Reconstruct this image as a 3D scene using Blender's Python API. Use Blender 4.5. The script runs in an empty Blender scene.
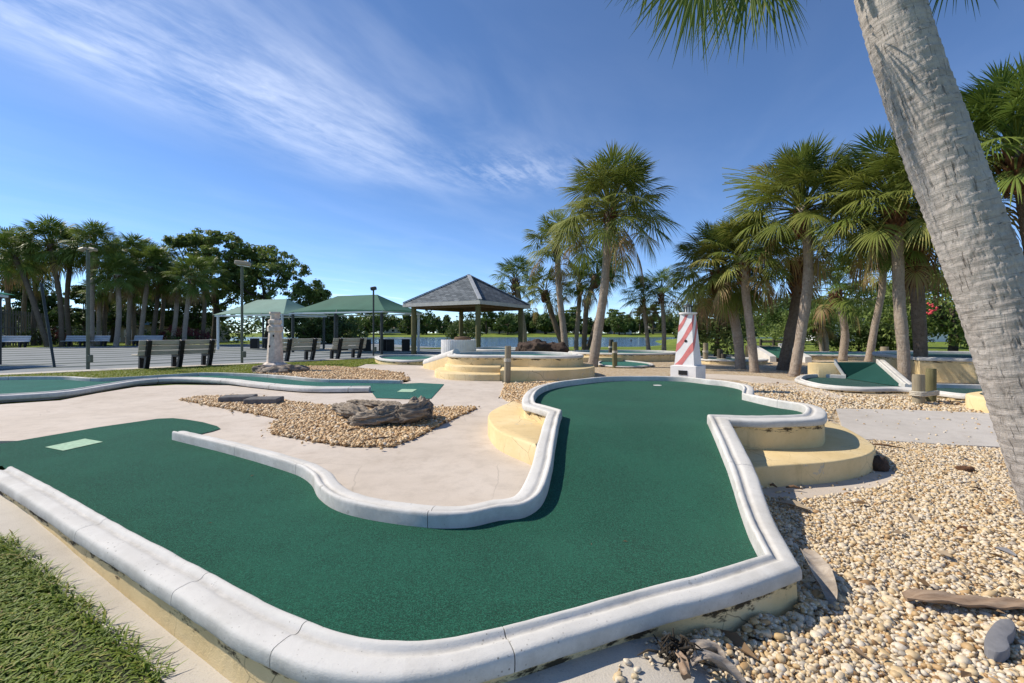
import bpy, math, random
import numpy as np
from mathutils import Vector, geometry

R = math.radians
sc = bpy.context.scene
COL = sc.collection
rng = np.random.default_rng(7)
random.seed(7)

# ------------------------------------------------------------------ camera frame used for surveying the photo
CX, HY, F, CAMH = 512.0, 333.0, 455.0, 1.05

def at(px, py, d):
    """the point of the place seen at a photo pixel, d metres ahead"""
    return np.array([(px-CX)*d/F, d, CAMH+(HY-py)*d/F])

def smooth(a, b, x):
    t = np.clip((np.asarray(x, float)-a)/(b-a), 0, 1)
    return t*t*(3-2*t)

# ------------------------------------------------------------------ numpy noise
def _hash(i, j, k, s):
    h = (i*374761393 + j*668265263 + k*2147483647 + s*974634777) & 0xFFFFFFFF
    h = ((h ^ (h >> 13))*1274126177) & 0xFFFFFFFF
    h = (h ^ (h >> 16)) & 0xFFFFFFFF
    return h/4294967295.0
def vnoise(P, s=0):
    P = np.asarray(P, float)
    I = np.floor(P).astype(np.int64); f = P-I; f = f*f*(3-2*f)
    r = 0
    for a in (0, 1):
        for b in (0, 1):
            for c in (0, 1):
                w = (f[..., 0] if a else 1-f[..., 0])*(f[..., 1] if b else 1-f[..., 1])*(f[..., 2] if c else 1-f[..., 2])
                r = r + w*_hash(I[..., 0]+a, I[..., 1]+b, I[..., 2]+c, s)
    return r*2-1
def fbm(P, s=0, o=4):
    P = np.asarray(P, float); r = 0; a = .5
    for q in range(o):
        r = r + a*vnoise(P*(2**q), s+q*17); a *= .5
    return r

# ------------------------------------------------------------------ terrain
FW_A, FW_B = at(0, 500, 2.95)[:2], at(300, 683, 1.42)[:2]          # foot of the front-left wall
_fd = (FW_B-FW_A)/np.linalg.norm(FW_B-FW_A); _fn = np.array([_fd[1], -_fd[0]])   # towards the camera
LAKE_IN = 36.0
def shore(x):
    return 33 + 3*np.sin(np.asarray(x)*.06+1) + smooth(9, 34, x)*60 + smooth(-12, -42, x)*40
def zt(x, y):
    x = np.asarray(x, float); y = np.asarray(y, float)
    s = (x-FW_A[0])*_fn[0]+(y-FW_A[1])*_fn[1]
    a = smooth(-.25, -.05, s)*(1-smooth(1.5, 2.5, x))*(.12+.88*smooth(-3.3, -.8, x))
    b = smooth(.4, .85, x)*(1-smooth(4.6, 7.5, y))
    z = -.03-np.maximum(.10*a, .085*b)
    sh = shore(x)
    lake = smooth(sh, sh+6, y)*(1-smooth(176, 186, y))*(1-smooth(95, 110, x))
    z = z-1.4*lake
    z = z+smooth(186, 230, y)*.9
    return z

def solve(px, py, f, dz=0.0):
    lo, hi = .6, 120.0
    for _ in range(60):
        m = .5*(lo+hi); x = (px-CX)*m/F
        g = CAMH-(py-HY)*m/F-float(f(x, m))-dz
        if g > 0: lo = m
        else: hi = m
    m = .5*(lo+hi); x = (px-CX)*m/F
    return np.array([x, m, float(f(x, m))+dz])
Z0 = lambda x, y: 0.0
def G(px, py, z=None):
    return solve(px, py, zt if z is None else (lambda x, y: z))

# ------------------------------------------------------------------ mesh builder
class MB:
    def __init__(s): s.v = []; s.f = []; s.n = 0; s.mi = []; s.att = {}
    def add(s, verts, faces, mi=0, **att):
        verts = np.asarray(verts, float).reshape(-1, 3)
        s.v.append(verts)
        s.f += [tuple(int(i)+s.n for i in f) for f in faces]
        s.mi += [mi]*len(faces)
        for k, a in att.items():
            s.att.setdefault(k, []).append((s.n, np.broadcast_to(np.asarray(a, float), (len(verts),)+np.shape(a)[1:] if np.ndim(a) else (len(verts),))))
        s.n += len(verts)
        return s
    def V(s): return np.concatenate(s.v) if s.v else np.zeros((0, 3))
    def box(s, c, size, rz=0, rx=0, ry=0, bevel=0, mi=0):
        h = np.array(size)/2.0
        if bevel <= 0:
            v = np.array([[x, y, z] for x in (-1, 1) for y in (-1, 1) for z in (-1, 1)])*h
            f = [(0, 1, 3, 2), (4, 6, 7, 5), (0, 4, 5, 1), (2, 3, 7, 6), (0, 2, 6, 4), (1, 5, 7, 3)]
        else:
            b = min(bevel, .45*min(size))
            v = []; idx = {}
            for x in (-1, 1):
                for y in (-1, 1):
                    for z in (-1, 1):
                        for ax in range(3):
                            p = np.array([x, y, z])*(h-b); p[ax] = (x, y, z)[ax]*h[ax]
                            idx[(x, y, z, ax)] = len(v); v.append(p)
            f = []
            for ax in range(3):
                o = [q for q in range(3) if q != ax]
                for sgn in (-1, 1):
                    q = []
                    for a, c2 in ((-1, -1), (1, -1), (1, 1), (-1, 1)):
                        k = [0, 0, 0]; k[ax] = sgn; k[o[0]] = a; k[o[1]] = c2; q.append(idx[(*k, ax)])
                    if (sgn > 0) == (ax == 1): q = q[::-1]
                    f.append(tuple(q))
            for ax in range(3):
                o = [q for q in range(3) if q != ax]
                for a in (-1, 1):
                    for c2 in (-1, 1):
                        k0 = [0, 0, 0]; k0[ax] = -1; k0[o[0]] = a; k0[o[1]] = c2
                        k1 = list(k0); k1[ax] = 1
                        f.append((idx[(*k0, o[0])], idx[(*k1, o[0])], idx[(*k1, o[1])], idx[(*k0, o[1])]))
            for x in (-1, 1):
                for y in (-1, 1):
                    for z in (-1, 1):
                        f.append(tuple(idx[(x, y, z, ax)] for ax in range(3)))
            v = np.array(v)
        cx, sx = math.cos(rx), math.sin(rx); cy, sy = math.cos(ry), math.sin(ry); cz, sz = math.cos(rz), math.sin(rz)
        M = np.array([[cz, -sz, 0], [sz, cz, 0], [0, 0, 1]])@np.array([[cy, 0, sy], [0, 1, 0], [-sy, 0, cy]])@np.array([[1, 0, 0], [0, cx, -sx], [0, sx, cx]])
        return s.add(v@M.T+np.array(c), f, mi)
    def bar(s, a, b, w, h, mi=0, bevel=0):
        """a straight bar of section w x h from a to b"""
        a = np.array(a, float); b = np.array(b, float); d = b-a; L = np.linalg.norm(d); d = d/L
        up = np.array([0, 0, 1.]) if abs(d[2]) < .95 else np.array([0, 1., 0])
        u = np.cross(d, up); u /= np.linalg.norm(u); w2 = np.cross(u, d)
        t = MB().box((0, 0, 0), (L, w, h), bevel=bevel)
        v = t.V(); M = np.stack([d, u, w2], 1)
        return s.add(v@M.T+(a+b)/2, t.f, mi)
    def tube(s, path, rad, n=12, mi=0, caps=True, squash=None, noise=None):
        path = np.asarray(path, float); N = len(path)
        rad = np.broadcast_to(np.asarray(rad, float), (N,))
        T = np.gradient(path, axis=0); T /= np.linalg.norm(T, axis=1)[:, None]
        ref = np.array([0, 1., 0]) if abs(T[0][1]) < .9 else np.array([0, 0, 1.])
        V = []; UV = []
        seg = np.r_[0, np.cumsum(np.linalg.norm(np.diff(path, axis=0), axis=1))]
        u = ref-T[0]*ref.dot(T[0]); u /= np.linalg.norm(u)
        ang = np.linspace(0, 2*np.pi, n+1)
        for i in range(N):
            u = u-T[i]*u.dot(T[i]); u /= np.linalg.norm(u); w = np.cross(T[i], u)
            r = rad[i]
            if noise is not None:
                r = r*(1+noise(ang, seg[i], i))
            V.append(path[i]+(np.cos(ang)*r)[:, None]*u+(np.sin(ang)*r)[:, None]*w)
            UV.append(np.stack([ang/(2*np.pi), np.full(n+1, seg[i]), np.zeros(n+1)], 1))
        m = n+1
        fs = [(i*m+j, i*m+j+1, (i+1)*m+j+1, (i+1)*m+j) for i in range(N-1) for j in range(n)]
        V = np.concatenate(V); UV = np.concatenate(UV)
        if caps:
            V = np.concatenate([V, path[:1], path[-1:]]); UV = np.concatenate([UV, UV[:1], UV[-1:]])
            c0, c1 = N*m, N*m+1
            fs += [(j+1, j, c0) for j in range(n)]+[((N-1)*m+j, (N-1)*m+j+1, c1) for j in range(n)]
        return s.add(V, fs, mi, tuv=UV)
    def lathe(s, prof, c=(0, 0, 0), n=24, mi=0):
        prof = np.asarray(prof, float); m = len(prof); a = np.linspace(0, 2*np.pi, n, endpoint=False)
        V = np.array([[r*math.cos(t), r*math.sin(t), z] for t in a for r, z in prof])+np.array(c)
        fs = [(i*m+j, ((i+1) % n)*m+j, ((i+1) % n)*m+j+1, i*m+j+1) for i in range(n) for j in range(m-1)]
        k = len(V); top = np.array([[0, 0, prof[-1][1]]])+np.array(c)
        fs += [(i*m+m-1, ((i+1) % n)*m+m-1, k) for i in range(n)]
        return s.add(np.concatenate([V, top]), fs, mi)
    def blob(s, c, rad, n=20, m=12, amp=.25, freq=1.5, seed=0, mi=0, flat=None):
        th = np.linspace(0, 2*np.pi, n, endpoint=False); ph = np.linspace(0, np.pi, m)
        D = np.array([[math.sin(p)*math.cos(t), math.sin(p)*math.sin(t), math.cos(p)] for p in ph for t in th])
        r = 1+amp*2*fbm(D*freq+seed*7.3, seed, 4)
        V = D*r[:, None]*np.array(rad)
        if flat is not None: V[:, 2] = np.maximum(V[:, 2], flat)
        fs = [(i*n+j, (i+1)*n+j, (i+1)*n+(j+1) % n, i*n+(j+1) % n) for i in range(m-1) for j in range(n)]
        return s.add(V+np.array(c), fs, mi)
    def drum(s, poly, z0, z1, bev=.02, mi=0):
        """solid of an outline (CCW), rounded top edge"""
        P = np.asarray(poly, float)[:, :2]
        if np.sum(P[:, 0]*np.roll(P[:, 1], -1)-np.roll(P[:, 0], -1)*P[:, 1]) < 0: P = P[::-1]
        nrm = vnorm(P, True); N = len(P)
        z0 = np.broadcast_to(np.asarray(z0, float), (N,)); z1 = np.broadcast_to(np.asarray(z1, float), (N,))
        rings = []
        for o, dz, base in ((0, 0, 0), (0, -bev, 1), (bev*.3, -bev*.3, 1), (bev, 0, 1)):
            q = P-nrm*o
            rings.append(np.c_[q, (z0 if not base else z1)+dz])
        V = np.concatenate(rings)
        fs = [(k*N+i, k*N+(i+1) % N, (k+1)*N+(i+1) % N, (k+1)*N+i) for k in range(3) for i in range(N)]
        fs.append(tuple(3*N+i for i in range(N)))
        return s.add(V, fs, mi)
    def build(s, name, mats, parent=None, smooth_angle=40, origin=None):
        V = s.V()
        if parent is not None: off = np.array(parent['_base'][:]) if '_base' in parent else np.zeros(3)
        elif origin is not None: off = np.asarray(origin, float)
        else: off = np.zeros(3)
        me = bpy.data.meshes.new(name)
        me.from_pydata((V-off).tolist(), [], s.f)
        if not isinstance(mats, (list, tuple)): mats = [mats]
        for m in mats: me.materials.append(m)
        if len(mats) > 1: me.polygons.foreach_set('material_index', s.mi)
        for k, L in s.att.items():
            vec = np.ndim(L[0][1]) == 2
            a = np.zeros((len(V), 3) if vec else len(V))
            for st, arr in L: a[st:st+len(arr)] = arr
            at_ = me.attributes.new(k, 'FLOAT_VECTOR' if vec else 'FLOAT', 'POINT')
            at_.data.foreach_set('vector' if vec else 'value', a.astype(np.float32).ravel())
        if smooth_angle:
            me.polygons.foreach_set('use_smooth', [True]*len(me.polygons))
            if smooth_angle < 180: me.set_sharp_from_angle(angle=R(smooth_angle))
        me.update()
        return link(name, me, parent, off)

def link(name, me, parent=None, off=(0, 0, 0)):
    o = bpy.data.objects.new(name, me); COL.objects.link(o)
    if parent is not None:
        o.parent = parent; o['_base'] = list(map(float, off))
    else:
        o.location = tuple(map(float, off)); o['_base'] = list(map(float, off))
    return o

def bigmesh(name, V, Fq, mat, tint=None, smooth_=True, parent=None, origin=None):
    """fast path for huge meshes; Fq is (n,3) or (n,4)"""
    off = np.array(parent['_base'][:]) if parent is not None else (np.zeros(3) if origin is None else np.asarray(origin, float))
    me = bpy.data.meshes.new(name); k = Fq.shape[1]
    me.vertices.add(len(V)); me.vertices.foreach_set('co', (V-off).astype(np.float32).ravel())
    me.loops.add(Fq.size); me.loops.foreach_set('vertex_index', Fq.astype(np.int32).ravel())
    me.polygons.add(len(Fq)); me.polygons.foreach_set('loop_start', np.arange(0, Fq.size, k, dtype=np.int32))
    me.polygons.foreach_set('use_smooth', np.full(len(Fq), smooth_))
    if tint is not None:
        a = me.attributes.new('tint', 'FLOAT', 'POINT'); a.data.foreach_set('value', tint.astype(np.float32))
    me.materials.append(mat); me.update(calc_edges=True); me.validate()
    return link(name, me, parent, off)

def vnorm(P, closed):
    """outward (right-hand) mitred normals of a 2D polyline"""
    P = np.asarray(P, float)[:, :2]; N = len(P)
    if closed: d1 = P-np.roll(P, 1, 0); d2 = np.roll(P, -1, 0)-P
    else:
        d2 = np.diff(P, axis=0); d1 = np.r_[d2[:1], d2]; d2 = np.r_[d2, d2[-1:]]
    d1 = d1/np.maximum(np.linalg.norm(d1, axis=1), 1e-9)[:, None]; d2 = d2/np.maximum(np.linalg.norm(d2, axis=1), 1e-9)[:, None]
    n1 = np.c_[d1[:, 1], -d1[:, 0]]; n2 = np.c_[d2[:, 1], -d2[:, 0]]
    m = n1+n2; l = np.linalg.norm(m, axis=1); m = m/np.maximum(l, 1e-6)[:, None]
    c = np.clip(np.sum(m*n1, 1), .6, 1)
    return m/c[:, None]

def catmull(P, corner=None, step=.08, closed=False):
    """Catmull-Rom through rows of P (any number of columns); corner flags keep a sharp vertex"""
    P = np.asarray(P, float); N = len(P)
    corner = [False]*N if corner is None else list(corner)
    out = []
    rngs = range(N) if closed else range(N-1)
    for i in rngs:
        p1, p2 = P[i], P[(i+1) % N]
        p0 = P[i-1] if (i > 0 or closed) and not corner[i] else p1-(p2-p1)*.6
        p3 = P[(i+2) % N] if (i+2 < N or closed) and not corner[(i+1) % N] else p2+(p2-p1)*.6
        n = max(2, int(np.ceil(np.linalg.norm((p2-p1)[:2])/step)))
        t = (np.arange(n)/n)[:, None]
        # chordal-ish tension: scale tangents to the segment
        L = np.linalg.norm(p2-p1)
        m1 = (p2-p0)/max(np.linalg.norm(p2-p0), 1e-9)*L; m2 = (p3-p1)/max(np.linalg.norm(p3-p1), 1e-9)*L
        h = (2*t**3-3*t**2+1)*p1+(t**3-2*t**2+t)*m1+(-2*t**3+3*t**2)*p2+(t**3-t**2)*m2
        out.append(h)
    if not closed: out.append(P[-1:])
    return np.concatenate(out)

KERB = [(0, -.03), (0, .062), (.012, .074), (.05, .082), (.10, .085), (.17, .084), (.215, .081), (.26, .073), (.31, .068), (.37, .067), (.42, .069), (.47, .073), (.52, .0745), (.58, .075), (.80, .072), (.90, .069), (.955, .063), (.988, .052), (1, .036), (1, .020), (.985, .012), (.94, .009), (.8, .008)]
def kerb_mesh(mb, inner, outer, prof=KERB, joints=(), gap=.004, closed=False, z=None, rough=.0042, hs=1.0):
    """sweep the kerb profile between an inner and an outer 3D line; breaks at the listed sample numbers"""
    pr = np.array(prof); N = len(inner); m = len(pr)
    V = inner[:, None, :]*(1-pr[None, :, 0, None])+outer[:, None, :]*pr[None, :, 0, None]
    V[:, :, 2] = inner[:, None, 2]+pr[None, :, 1]*hs
    Vn = V.reshape(-1, 3)
    Vn[:, 2] += rough*.9*fbm(Vn*7, 3, 4)+rough*.35*vnoise(Vn*45, 8); Vn[:, 0] += rough*1.3*fbm(Vn*5, 9, 4); Vn[:, 1] += rough*1.3*fbm(Vn*5, 21, 4)
    V = Vn.reshape(N, m, 3)
    cuts = sorted(set([0]+[j for j in joints if 0 < j < N-1]+[N-1]))
    for a, b in zip(cuts[:-1], cuts[1:]):
        S = V[a:b+1].copy()
        if a > 0 or closed is False and a == 0:
            d = S[1]-S[0]; S[0] = S[0]+d/np.maximum(np.linalg.norm(d, axis=1), 1e-6)[:, None]*(gap/2 if a > 0 else 0)
        if b < N-1:
            d = S[-2]-S[-1]; S[-1] = S[-1]+d/np.maximum(np.linalg.norm(d, axis=1), 1e-6)[:, None]*gap/2
        # rounded arrises at the ends
        n = len(S)
        fs = [(i*m+j, i*m+j+1, (i+1)*m+j+1, (i+1)*m+j) for i in range(n-1) for j in range(m-1)]
        if not (closed and a == 0): fs.append(tuple(range(m)))
        if not (closed and b == N-1): fs.append(tuple((n-1)*m+j for j in range(m-1, -1, -1)))
        mb.add(S.reshape(-1, 3), fs, pu=np.tile(pr[:, 0]*.99+.002, n))
    return mb

def fill(poly, f, step=.15, dz=0.0, jitter=.25, seed=1):
    """triangulated sheet over an outline, lying on height function f"""
    P = np.asarray(poly, float)[:, :2]
    x0, y0 = P.min(0); x1, y1 = P.max(0)
    gx, gy = np.meshgrid(np.arange(x0+step/2, x1, step), np.arange(y0+step/2, y1, step))
    q = np.c_[gx.ravel(), gy.ravel()]
    q = q[inside(q, P)]
    if len(q):   # keep off the border
        keep = np.ones(len(q), bool)
        for a, b in zip(P, np.roll(P, -1, 0)):
            d = b-a; L2 = max(d.dot(d), 1e-12); t = np.clip(((q-a)@d)/L2, 0, 1)
            keep &= np.linalg.norm(q-(a+t[:, None]*d), axis=1) > step*.35
        q = q[keep]
    allp = [Vector(p) for p in P.tolist()]+[Vector(p) for p in q.tolist()]
    n = len(P)
    vs, es, fs, *_ = geometry.delaunay_2d_cdt(allp, [(i, (i+1) % n) for i in range(n)], [], 1, 1e-6)
    V = np.array([[v.x, v.y] for v in vs])
    z = np.broadcast_to(np.asarray(f(V[:, 0], V[:, 1]), float), (len(V),))+dz
    F2 = []
    for t in fs:
        a, b, c = V[t[0]], V[t[1]], V[t[2]]
        F2.append(tuple(t) if (b[0]-a[0])*(c[1]-a[1])-(b[1]-a[1])*(c[0]-a[0]) > 0 else tuple(t)[::-1])
    return np.c_[V, z], F2

def inside(q, P):
    q = np.asarray(q, float); x, y = q[:, 0], q[:, 1]; r = np.zeros(len(q), bool)
    for (x0, y0), (x1, y1) in zip(P[:, :2], np.roll(P[:, :2], -1, 0)):
        if y0 == y1: continue
        c = ((y0 > y) != (y1 > y)) & (x < (x1-x0)*(y-y0)/(y1-y0)+x0)
        r ^= c
    return r

# ------------------------------------------------------------------ naming
def thing(name, label, cat, loc=(0, 0, 0), group=None):
    o = bpy.data.objects.new(name, None); COL.objects.link(o)
    o.empty_display_size = .1
    o.location = tuple(map(float, loc)); o['_base'] = list(map(float, loc))
    o['label'] = label; o['category'] = cat
    if group: o['group'] = group
    return o
def tag(o, label, cat, group=None):
    o['label'] = label; o['category'] = cat
    if group: o['group'] = group
    return o
def struct(o): o['kind'] = 'structure'; return o
def dup(root, loc, rotz=0, scale=None, label=None, group=None):
    r = root.copy(); COL.objects.link(r); r.location = tuple(map(float, loc)); r.rotation_euler = (0, 0, rotz)
    if scale is not None: r.scale = (scale,)*3 if np.isscalar(scale) else scale
    if label: r['label'] = label
    if group: r['group'] = group
    for ch in list(root.children):
        c = ch.copy(); COL.objects.link(c); c.parent = r
        for g in list(ch.children):
            d = g.copy(); COL.objects.link(d); d.parent = c
    return r

# ------------------------------------------------------------------ materials
class NT:
    def __init__(s, name, rough=.7, spec=.3):
        s.m = bpy.data.materials.new(name); s.m.use_nodes = True
        s.t = s.m.node_tree; s.n = s.t.nodes; s.l = s.t.links
        s.b = s.n['Principled BSDF']; s.b.inputs['Roughness'].default_value = rough
        s.b.inputs['Specular IOR Level'].default_value = spec
        s._tc = None
    def node(s, typ, **kw):
        n = s.n.new(typ)
        for k, v in kw.items():
            if k.startswith('i_'):
                key = k[2:]; key = int(key) if key.isdigit() else key.replace('_', ' ')
                if hasattr(v, 'bl_rna') and isinstance(v, bpy.types.NodeSocket): s.l.new(v, n.inputs[key])
                else: n.inputs[key].default_value = v
            else: setattr(n, k, v)
        return n
    def coord(s, kind='Object', scale=(1, 1, 1)):
        if s._tc is None: s._tc = s.node('ShaderNodeTexCoord')
        o = s._tc.outputs[kind]
        if tuple(scale) == (1, 1, 1): return o
        mp = s.node('ShaderNodeMapping'); s.l.new(o, mp.inputs[0]); mp.inputs['Scale'].default_value = scale
        return mp.outputs[0]
    def world(s):
        return s.node('ShaderNodeNewGeometry').outputs['Position']
    def noise(s, vec, scale, detail=4, rough=.55, dist=0, out=0):
        n = s.node('ShaderNodeTexNoise'); s.l.new(vec, n.inputs['Vector'])
        n.inputs['Scale'].default_value = scale; n.inputs['Detail'].default_value = detail
        n.inputs['Roughness'].default_value = rough; n.inputs['Distortion'].default_value = dist
        return n.outputs[out]
    def vor(s, vec, scale, feature='F1', out='Distance', rand=1):
        n = s.node('ShaderNodeTexVoronoi'); n.feature = feature; s.l.new(vec, n.inputs['Vector'])
        n.inputs['Scale'].default_value = scale; n.inputs['Randomness'].default_value = rand
        return n.outputs[out]
    def ramp(s, fac, stops, interp='LINEAR'):
        n = s.node('ShaderNodeValToRGB'); s.l.new(fac, n.inputs[0]); cr = n.color_ramp; cr.interpolation = interp
        while len(cr.elements) < len(stops): cr.elements.new(.5)
        for e, (p, c) in zip(cr.elements, stops):
            e.position = p; e.color = (*c, 1) if not np.isscalar(c) else (c, c, c, 1)
        return n.outputs[0]
    def mix(s, fac, a, b, mode='MIX'):
        n = s.node('ShaderNodeMix', data_type='RGBA', blend_type=mode)
        for i, v in ((0, fac), (6, a), (7, b)):
            if isinstance(v, bpy.types.NodeSocket): s.l.new(v, n.inputs[i])
            else: n.inputs[i].default_value = v if np.isscalar(v) else ((*v, 1) if len(v) == 3 else v)
        return n.outputs[2]
    def math(s, op, a, b=0.0, c=None):
        n = s.node('ShaderNodeMath', operation=op)
        for i, v in enumerate((a, b) if c is None else (a, b, c)):
            if isinstance(v, bpy.types.NodeSocket): s.l.new(v, n.inputs[i])
            else: n.inputs[i].default_value = v
        return n.outputs[0]
    def attr(s, name, out='Fac'):
        n = s.node('ShaderNodeAttribute'); n.attribute_name = name; return n.outputs[out]
    def color(s, c):
        if isinstance(c, bpy.types.NodeSocket): s.l.new(c, s.b.inputs['Base Color'])
        else: s.b.inputs['Base Color'].default_value = (*c, 1)
        return s
    def bump(s, h, strength=.3, dist=.02, normal=None):
        n = s.node('ShaderNodeBump'); s.l.new(h, n.inputs['Height']); n.inputs['Strength'].default_value = strength
        n.inputs['Distance'].default_value = dist
        if normal is not None: s.l.new(normal, n.inputs['Normal'])
        s.l.new(n.outputs[0], s.b.inputs['Normal']); return n.outputs[0]
    def translucent(s, col, fac):
        tr = s.node('ShaderNodeBsdfTranslucent')
        if isinstance(col, bpy.types.NodeSocket): s.l.new(col, tr.inputs[0])
        else: tr.inputs[0].default_value = (*col, 1)
        mx = s.node('ShaderNodeMixShader'); mx.inputs[0].default_value = fac
        s.l.new(s.b.outputs[0], mx.inputs[1]); s.l.new(tr.outputs[0], mx.inputs[2])
        s.l.new(mx.outputs[0], s.n['Material Output'].inputs['Surface'])

def simple(name, col, rough=.7, var=.12, scale=6, bump=.15, bd=.01, bscale=40, spec=.3):
    t = NT(name, rough, spec); c = t.coord()
    a = t.noise(c, scale, 5)
    lo = tuple(x*(1-var) for x in col); hi = tuple(min(1, x*(1+var)) for x in col)
    t.color(t.ramp(a, [(.3, lo), (.7, hi)]))
    if bump: t.bump(t.noise(c, bscale, 4), bump, bd)
    return t.m

def turf_mat(name, a, b, c2, worn=.5):
    t = NT(name, .92, .12); c = t.world()
    f = t.noise(c, 210, 2, .8); g = t.noise(c, 70, 3, .7); big = t.noise(c, 1.3, 5, .6); mid = t.noise(c, 9, 5, .65)
    col = t.ramp(f, [(.36, a), (.52, b), (.66, c2)])
    col = t.mix(t.math('MULTIPLY', t.math('SUBTRACT', g, .35), .9), col, tuple(x*.45 for x in a))
    w = t.ramp(big, [(.42, 0.0), (.72, 1.0)])
    col = t.mix(t.math('MULTIPLY', w, worn*.75), col, tuple(min(1, x*1.5+.012) for x in b))
    w2 = t.ramp(mid, [(.5, 0.0), (.75, 1.0)])
    col = t.mix(t.math('MULTIPLY', w2, .12), col, tuple(x*.7 for x in a))
    t.color(col)
    t.bump(t.math('ADD', f, t.math('MULTIPLY', g, .8)), .9, .008)
    t.b.inputs['Sheen Weight'].default_value = .08
    return t.m

M = {}
M['turf'] = turf_mat('green turf', (.003, .038, .021), (.005, .093, .052), (.04, .24, .15))
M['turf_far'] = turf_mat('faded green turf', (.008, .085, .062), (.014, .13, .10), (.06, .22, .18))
M['turf_dark'] = turf_mat('dark green turf', (.004, .038, .030), (.006, .062, .048), (.02, .11, .09))
M['teemark'] = simple('pale green tee paint', (.34, .50, .35), .9, .2, 30, .5, .005, 300)

def white_mat():
    t = NT('white kerb paint', .8, .2); c = t.world()
    big = t.noise(c, 2.2, 6, .65); fine = t.noise(c, 34, 5, .7); sp = t.noise(c, 120, 2, .5)
    col = t.ramp(big, [(.3, (.48, .465, .43)), (.52, (.59, .575, .54)), (.75, (.65, .635, .60))])
    col = t.mix(t.ramp(fine, [(.56, 0.0), (.74, .35)]), col, (.42, .41, .39))
    col = t.mix(t.ramp(sp, [(.70, 0.0), (.76, .7)]), col, (.22, .20, .17))
    pu = t.attr('pu'); on = t.math('GREATER_THAN', pu, .001)          # dirt along the edges; the groove's grey is dirt plus painted shade
    g1 = t.math('SUBTRACT', 1.0, t.math('MULTIPLY', t.math('ABSOLUTE', t.math('SUBTRACT', pu, .33)), 9.0))
    g2 = t.math('SUBTRACT', 1.0, t.math('MULTIPLY', t.math('ABSOLUTE', t.math('SUBTRACT', pu, .01)), 40.0))
    g3 = t.math('SUBTRACT', 1.0, t.math('MULTIPLY', t.math('ABSOLUTE', t.math('SUBTRACT', pu, 1.0)), 16.0))
    gg = t.math('MAXIMUM', t.math('MAXIMUM', g1, g2), g3); gg = t.math('MULTIPLY', t.math('MAXIMUM', gg, 0.0), on)
    dn = t.noise(c, 6, 6, .75)
    col = t.mix(t.math('MULTIPLY', gg, t.ramp(dn, [(.36, 0.0), (.66, .62)])), col, (.27, .26, .235))
    wn = t.noise(c, 1.3, 6, .72, .4)
    col = t.mix(t.ramp(wn, [(.52, 0.0), (.74, .5)]), col, (.36, .335, .29))
    fl = t.noise(c, 11, 5, .72)
    col = t.mix(t.ramp(fl, [(.665, 0.0), (.685, .7)]), col, (.33, .315, .285))
    pit = t.vor(c, 42, 'F1'); pn = t.noise(c, 3.5, 4, .6)
    col = t.mix(t.math('MULTIPLY', t.ramp(pit, [(.10, .85), (.17, 0.0)]), t.ramp(pn, [(.50, 0.0), (.62, 1.0)])), col, (.17, .155, .13))
    t.color(col)
    h = t.math('ADD', t.math('MULTIPLY', t.noise(c, 14, 6, .7), .5), t.math('ADD', t.math('MULTIPLY', fine, .35), t.math('MULTIPLY', t.noise(c, 190, 3, .7), .35)))
    t.bump(h, .45, .008)
    return t.m
M['white'] = white_mat()

def stucco_mat():
    t = NT('yellow stucco', .85, .2); c = t.world()
    big = t.noise(c, 1.7, 6, .62); fine = t.noise(c, 26, 5, .7)
    col = t.ramp(big, [(.26, (.58, .43, .21)), (.48, (.69, .53, .28)), (.72, (.75, .61, .37))])
    col = t.mix(t.ramp(fine, [(.55, 0.0), (.75, .35)]), col, (.45, .34, .18))
    cr = t.vor(t.mix(.10, c, t.noise(c, 3.0, 4, .6, 0, 1)), 2.6, 'DISTANCE_TO_EDGE')
    cf = t.math('MULTIPLY', t.ramp(cr, [(.0, .8), (.007, 0.0)]), t.ramp(t.noise(c, 1.7, 3, .6), [(.44, 0.0), (.56, 1.0)]))
    col = t.mix(cf, col, (.16, .12, .07))
    pl = t.noise(c, 6.5, 5, .7)                                   # flaked paint
    col = t.mix(t.ramp(pl, [(.655, 0.0), (.675, .75)]), col, (.46, .42, .34))
    st = t.noise(t.node('ShaderNodeMapping', i_0=c, i_Scale=(5, 5, 1.2)).outputs[0], 1.0, 6, .75)
    col = t.mix(t.ramp(st, [(.58, 0.0), (.74, .5)]), col, (.30, .22, .11))
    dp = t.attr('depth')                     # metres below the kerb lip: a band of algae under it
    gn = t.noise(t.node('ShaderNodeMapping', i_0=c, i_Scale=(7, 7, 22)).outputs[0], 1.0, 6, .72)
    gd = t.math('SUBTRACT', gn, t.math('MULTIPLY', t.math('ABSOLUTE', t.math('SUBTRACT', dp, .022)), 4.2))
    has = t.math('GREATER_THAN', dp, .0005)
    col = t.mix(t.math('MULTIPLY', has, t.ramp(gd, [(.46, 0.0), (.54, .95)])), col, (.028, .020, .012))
    t.color(col)
    t.bump(t.math('ADD', fine, t.math('MULTIPLY', t.noise(c, 160, 3), .5)), .45, .008)
    return t.m
M['yellow'] = stucco_mat()
M['grime'] = simple('black algae grime', (.022, .018, .012), .95, .5, 30, .6, .01, 120)

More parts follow.
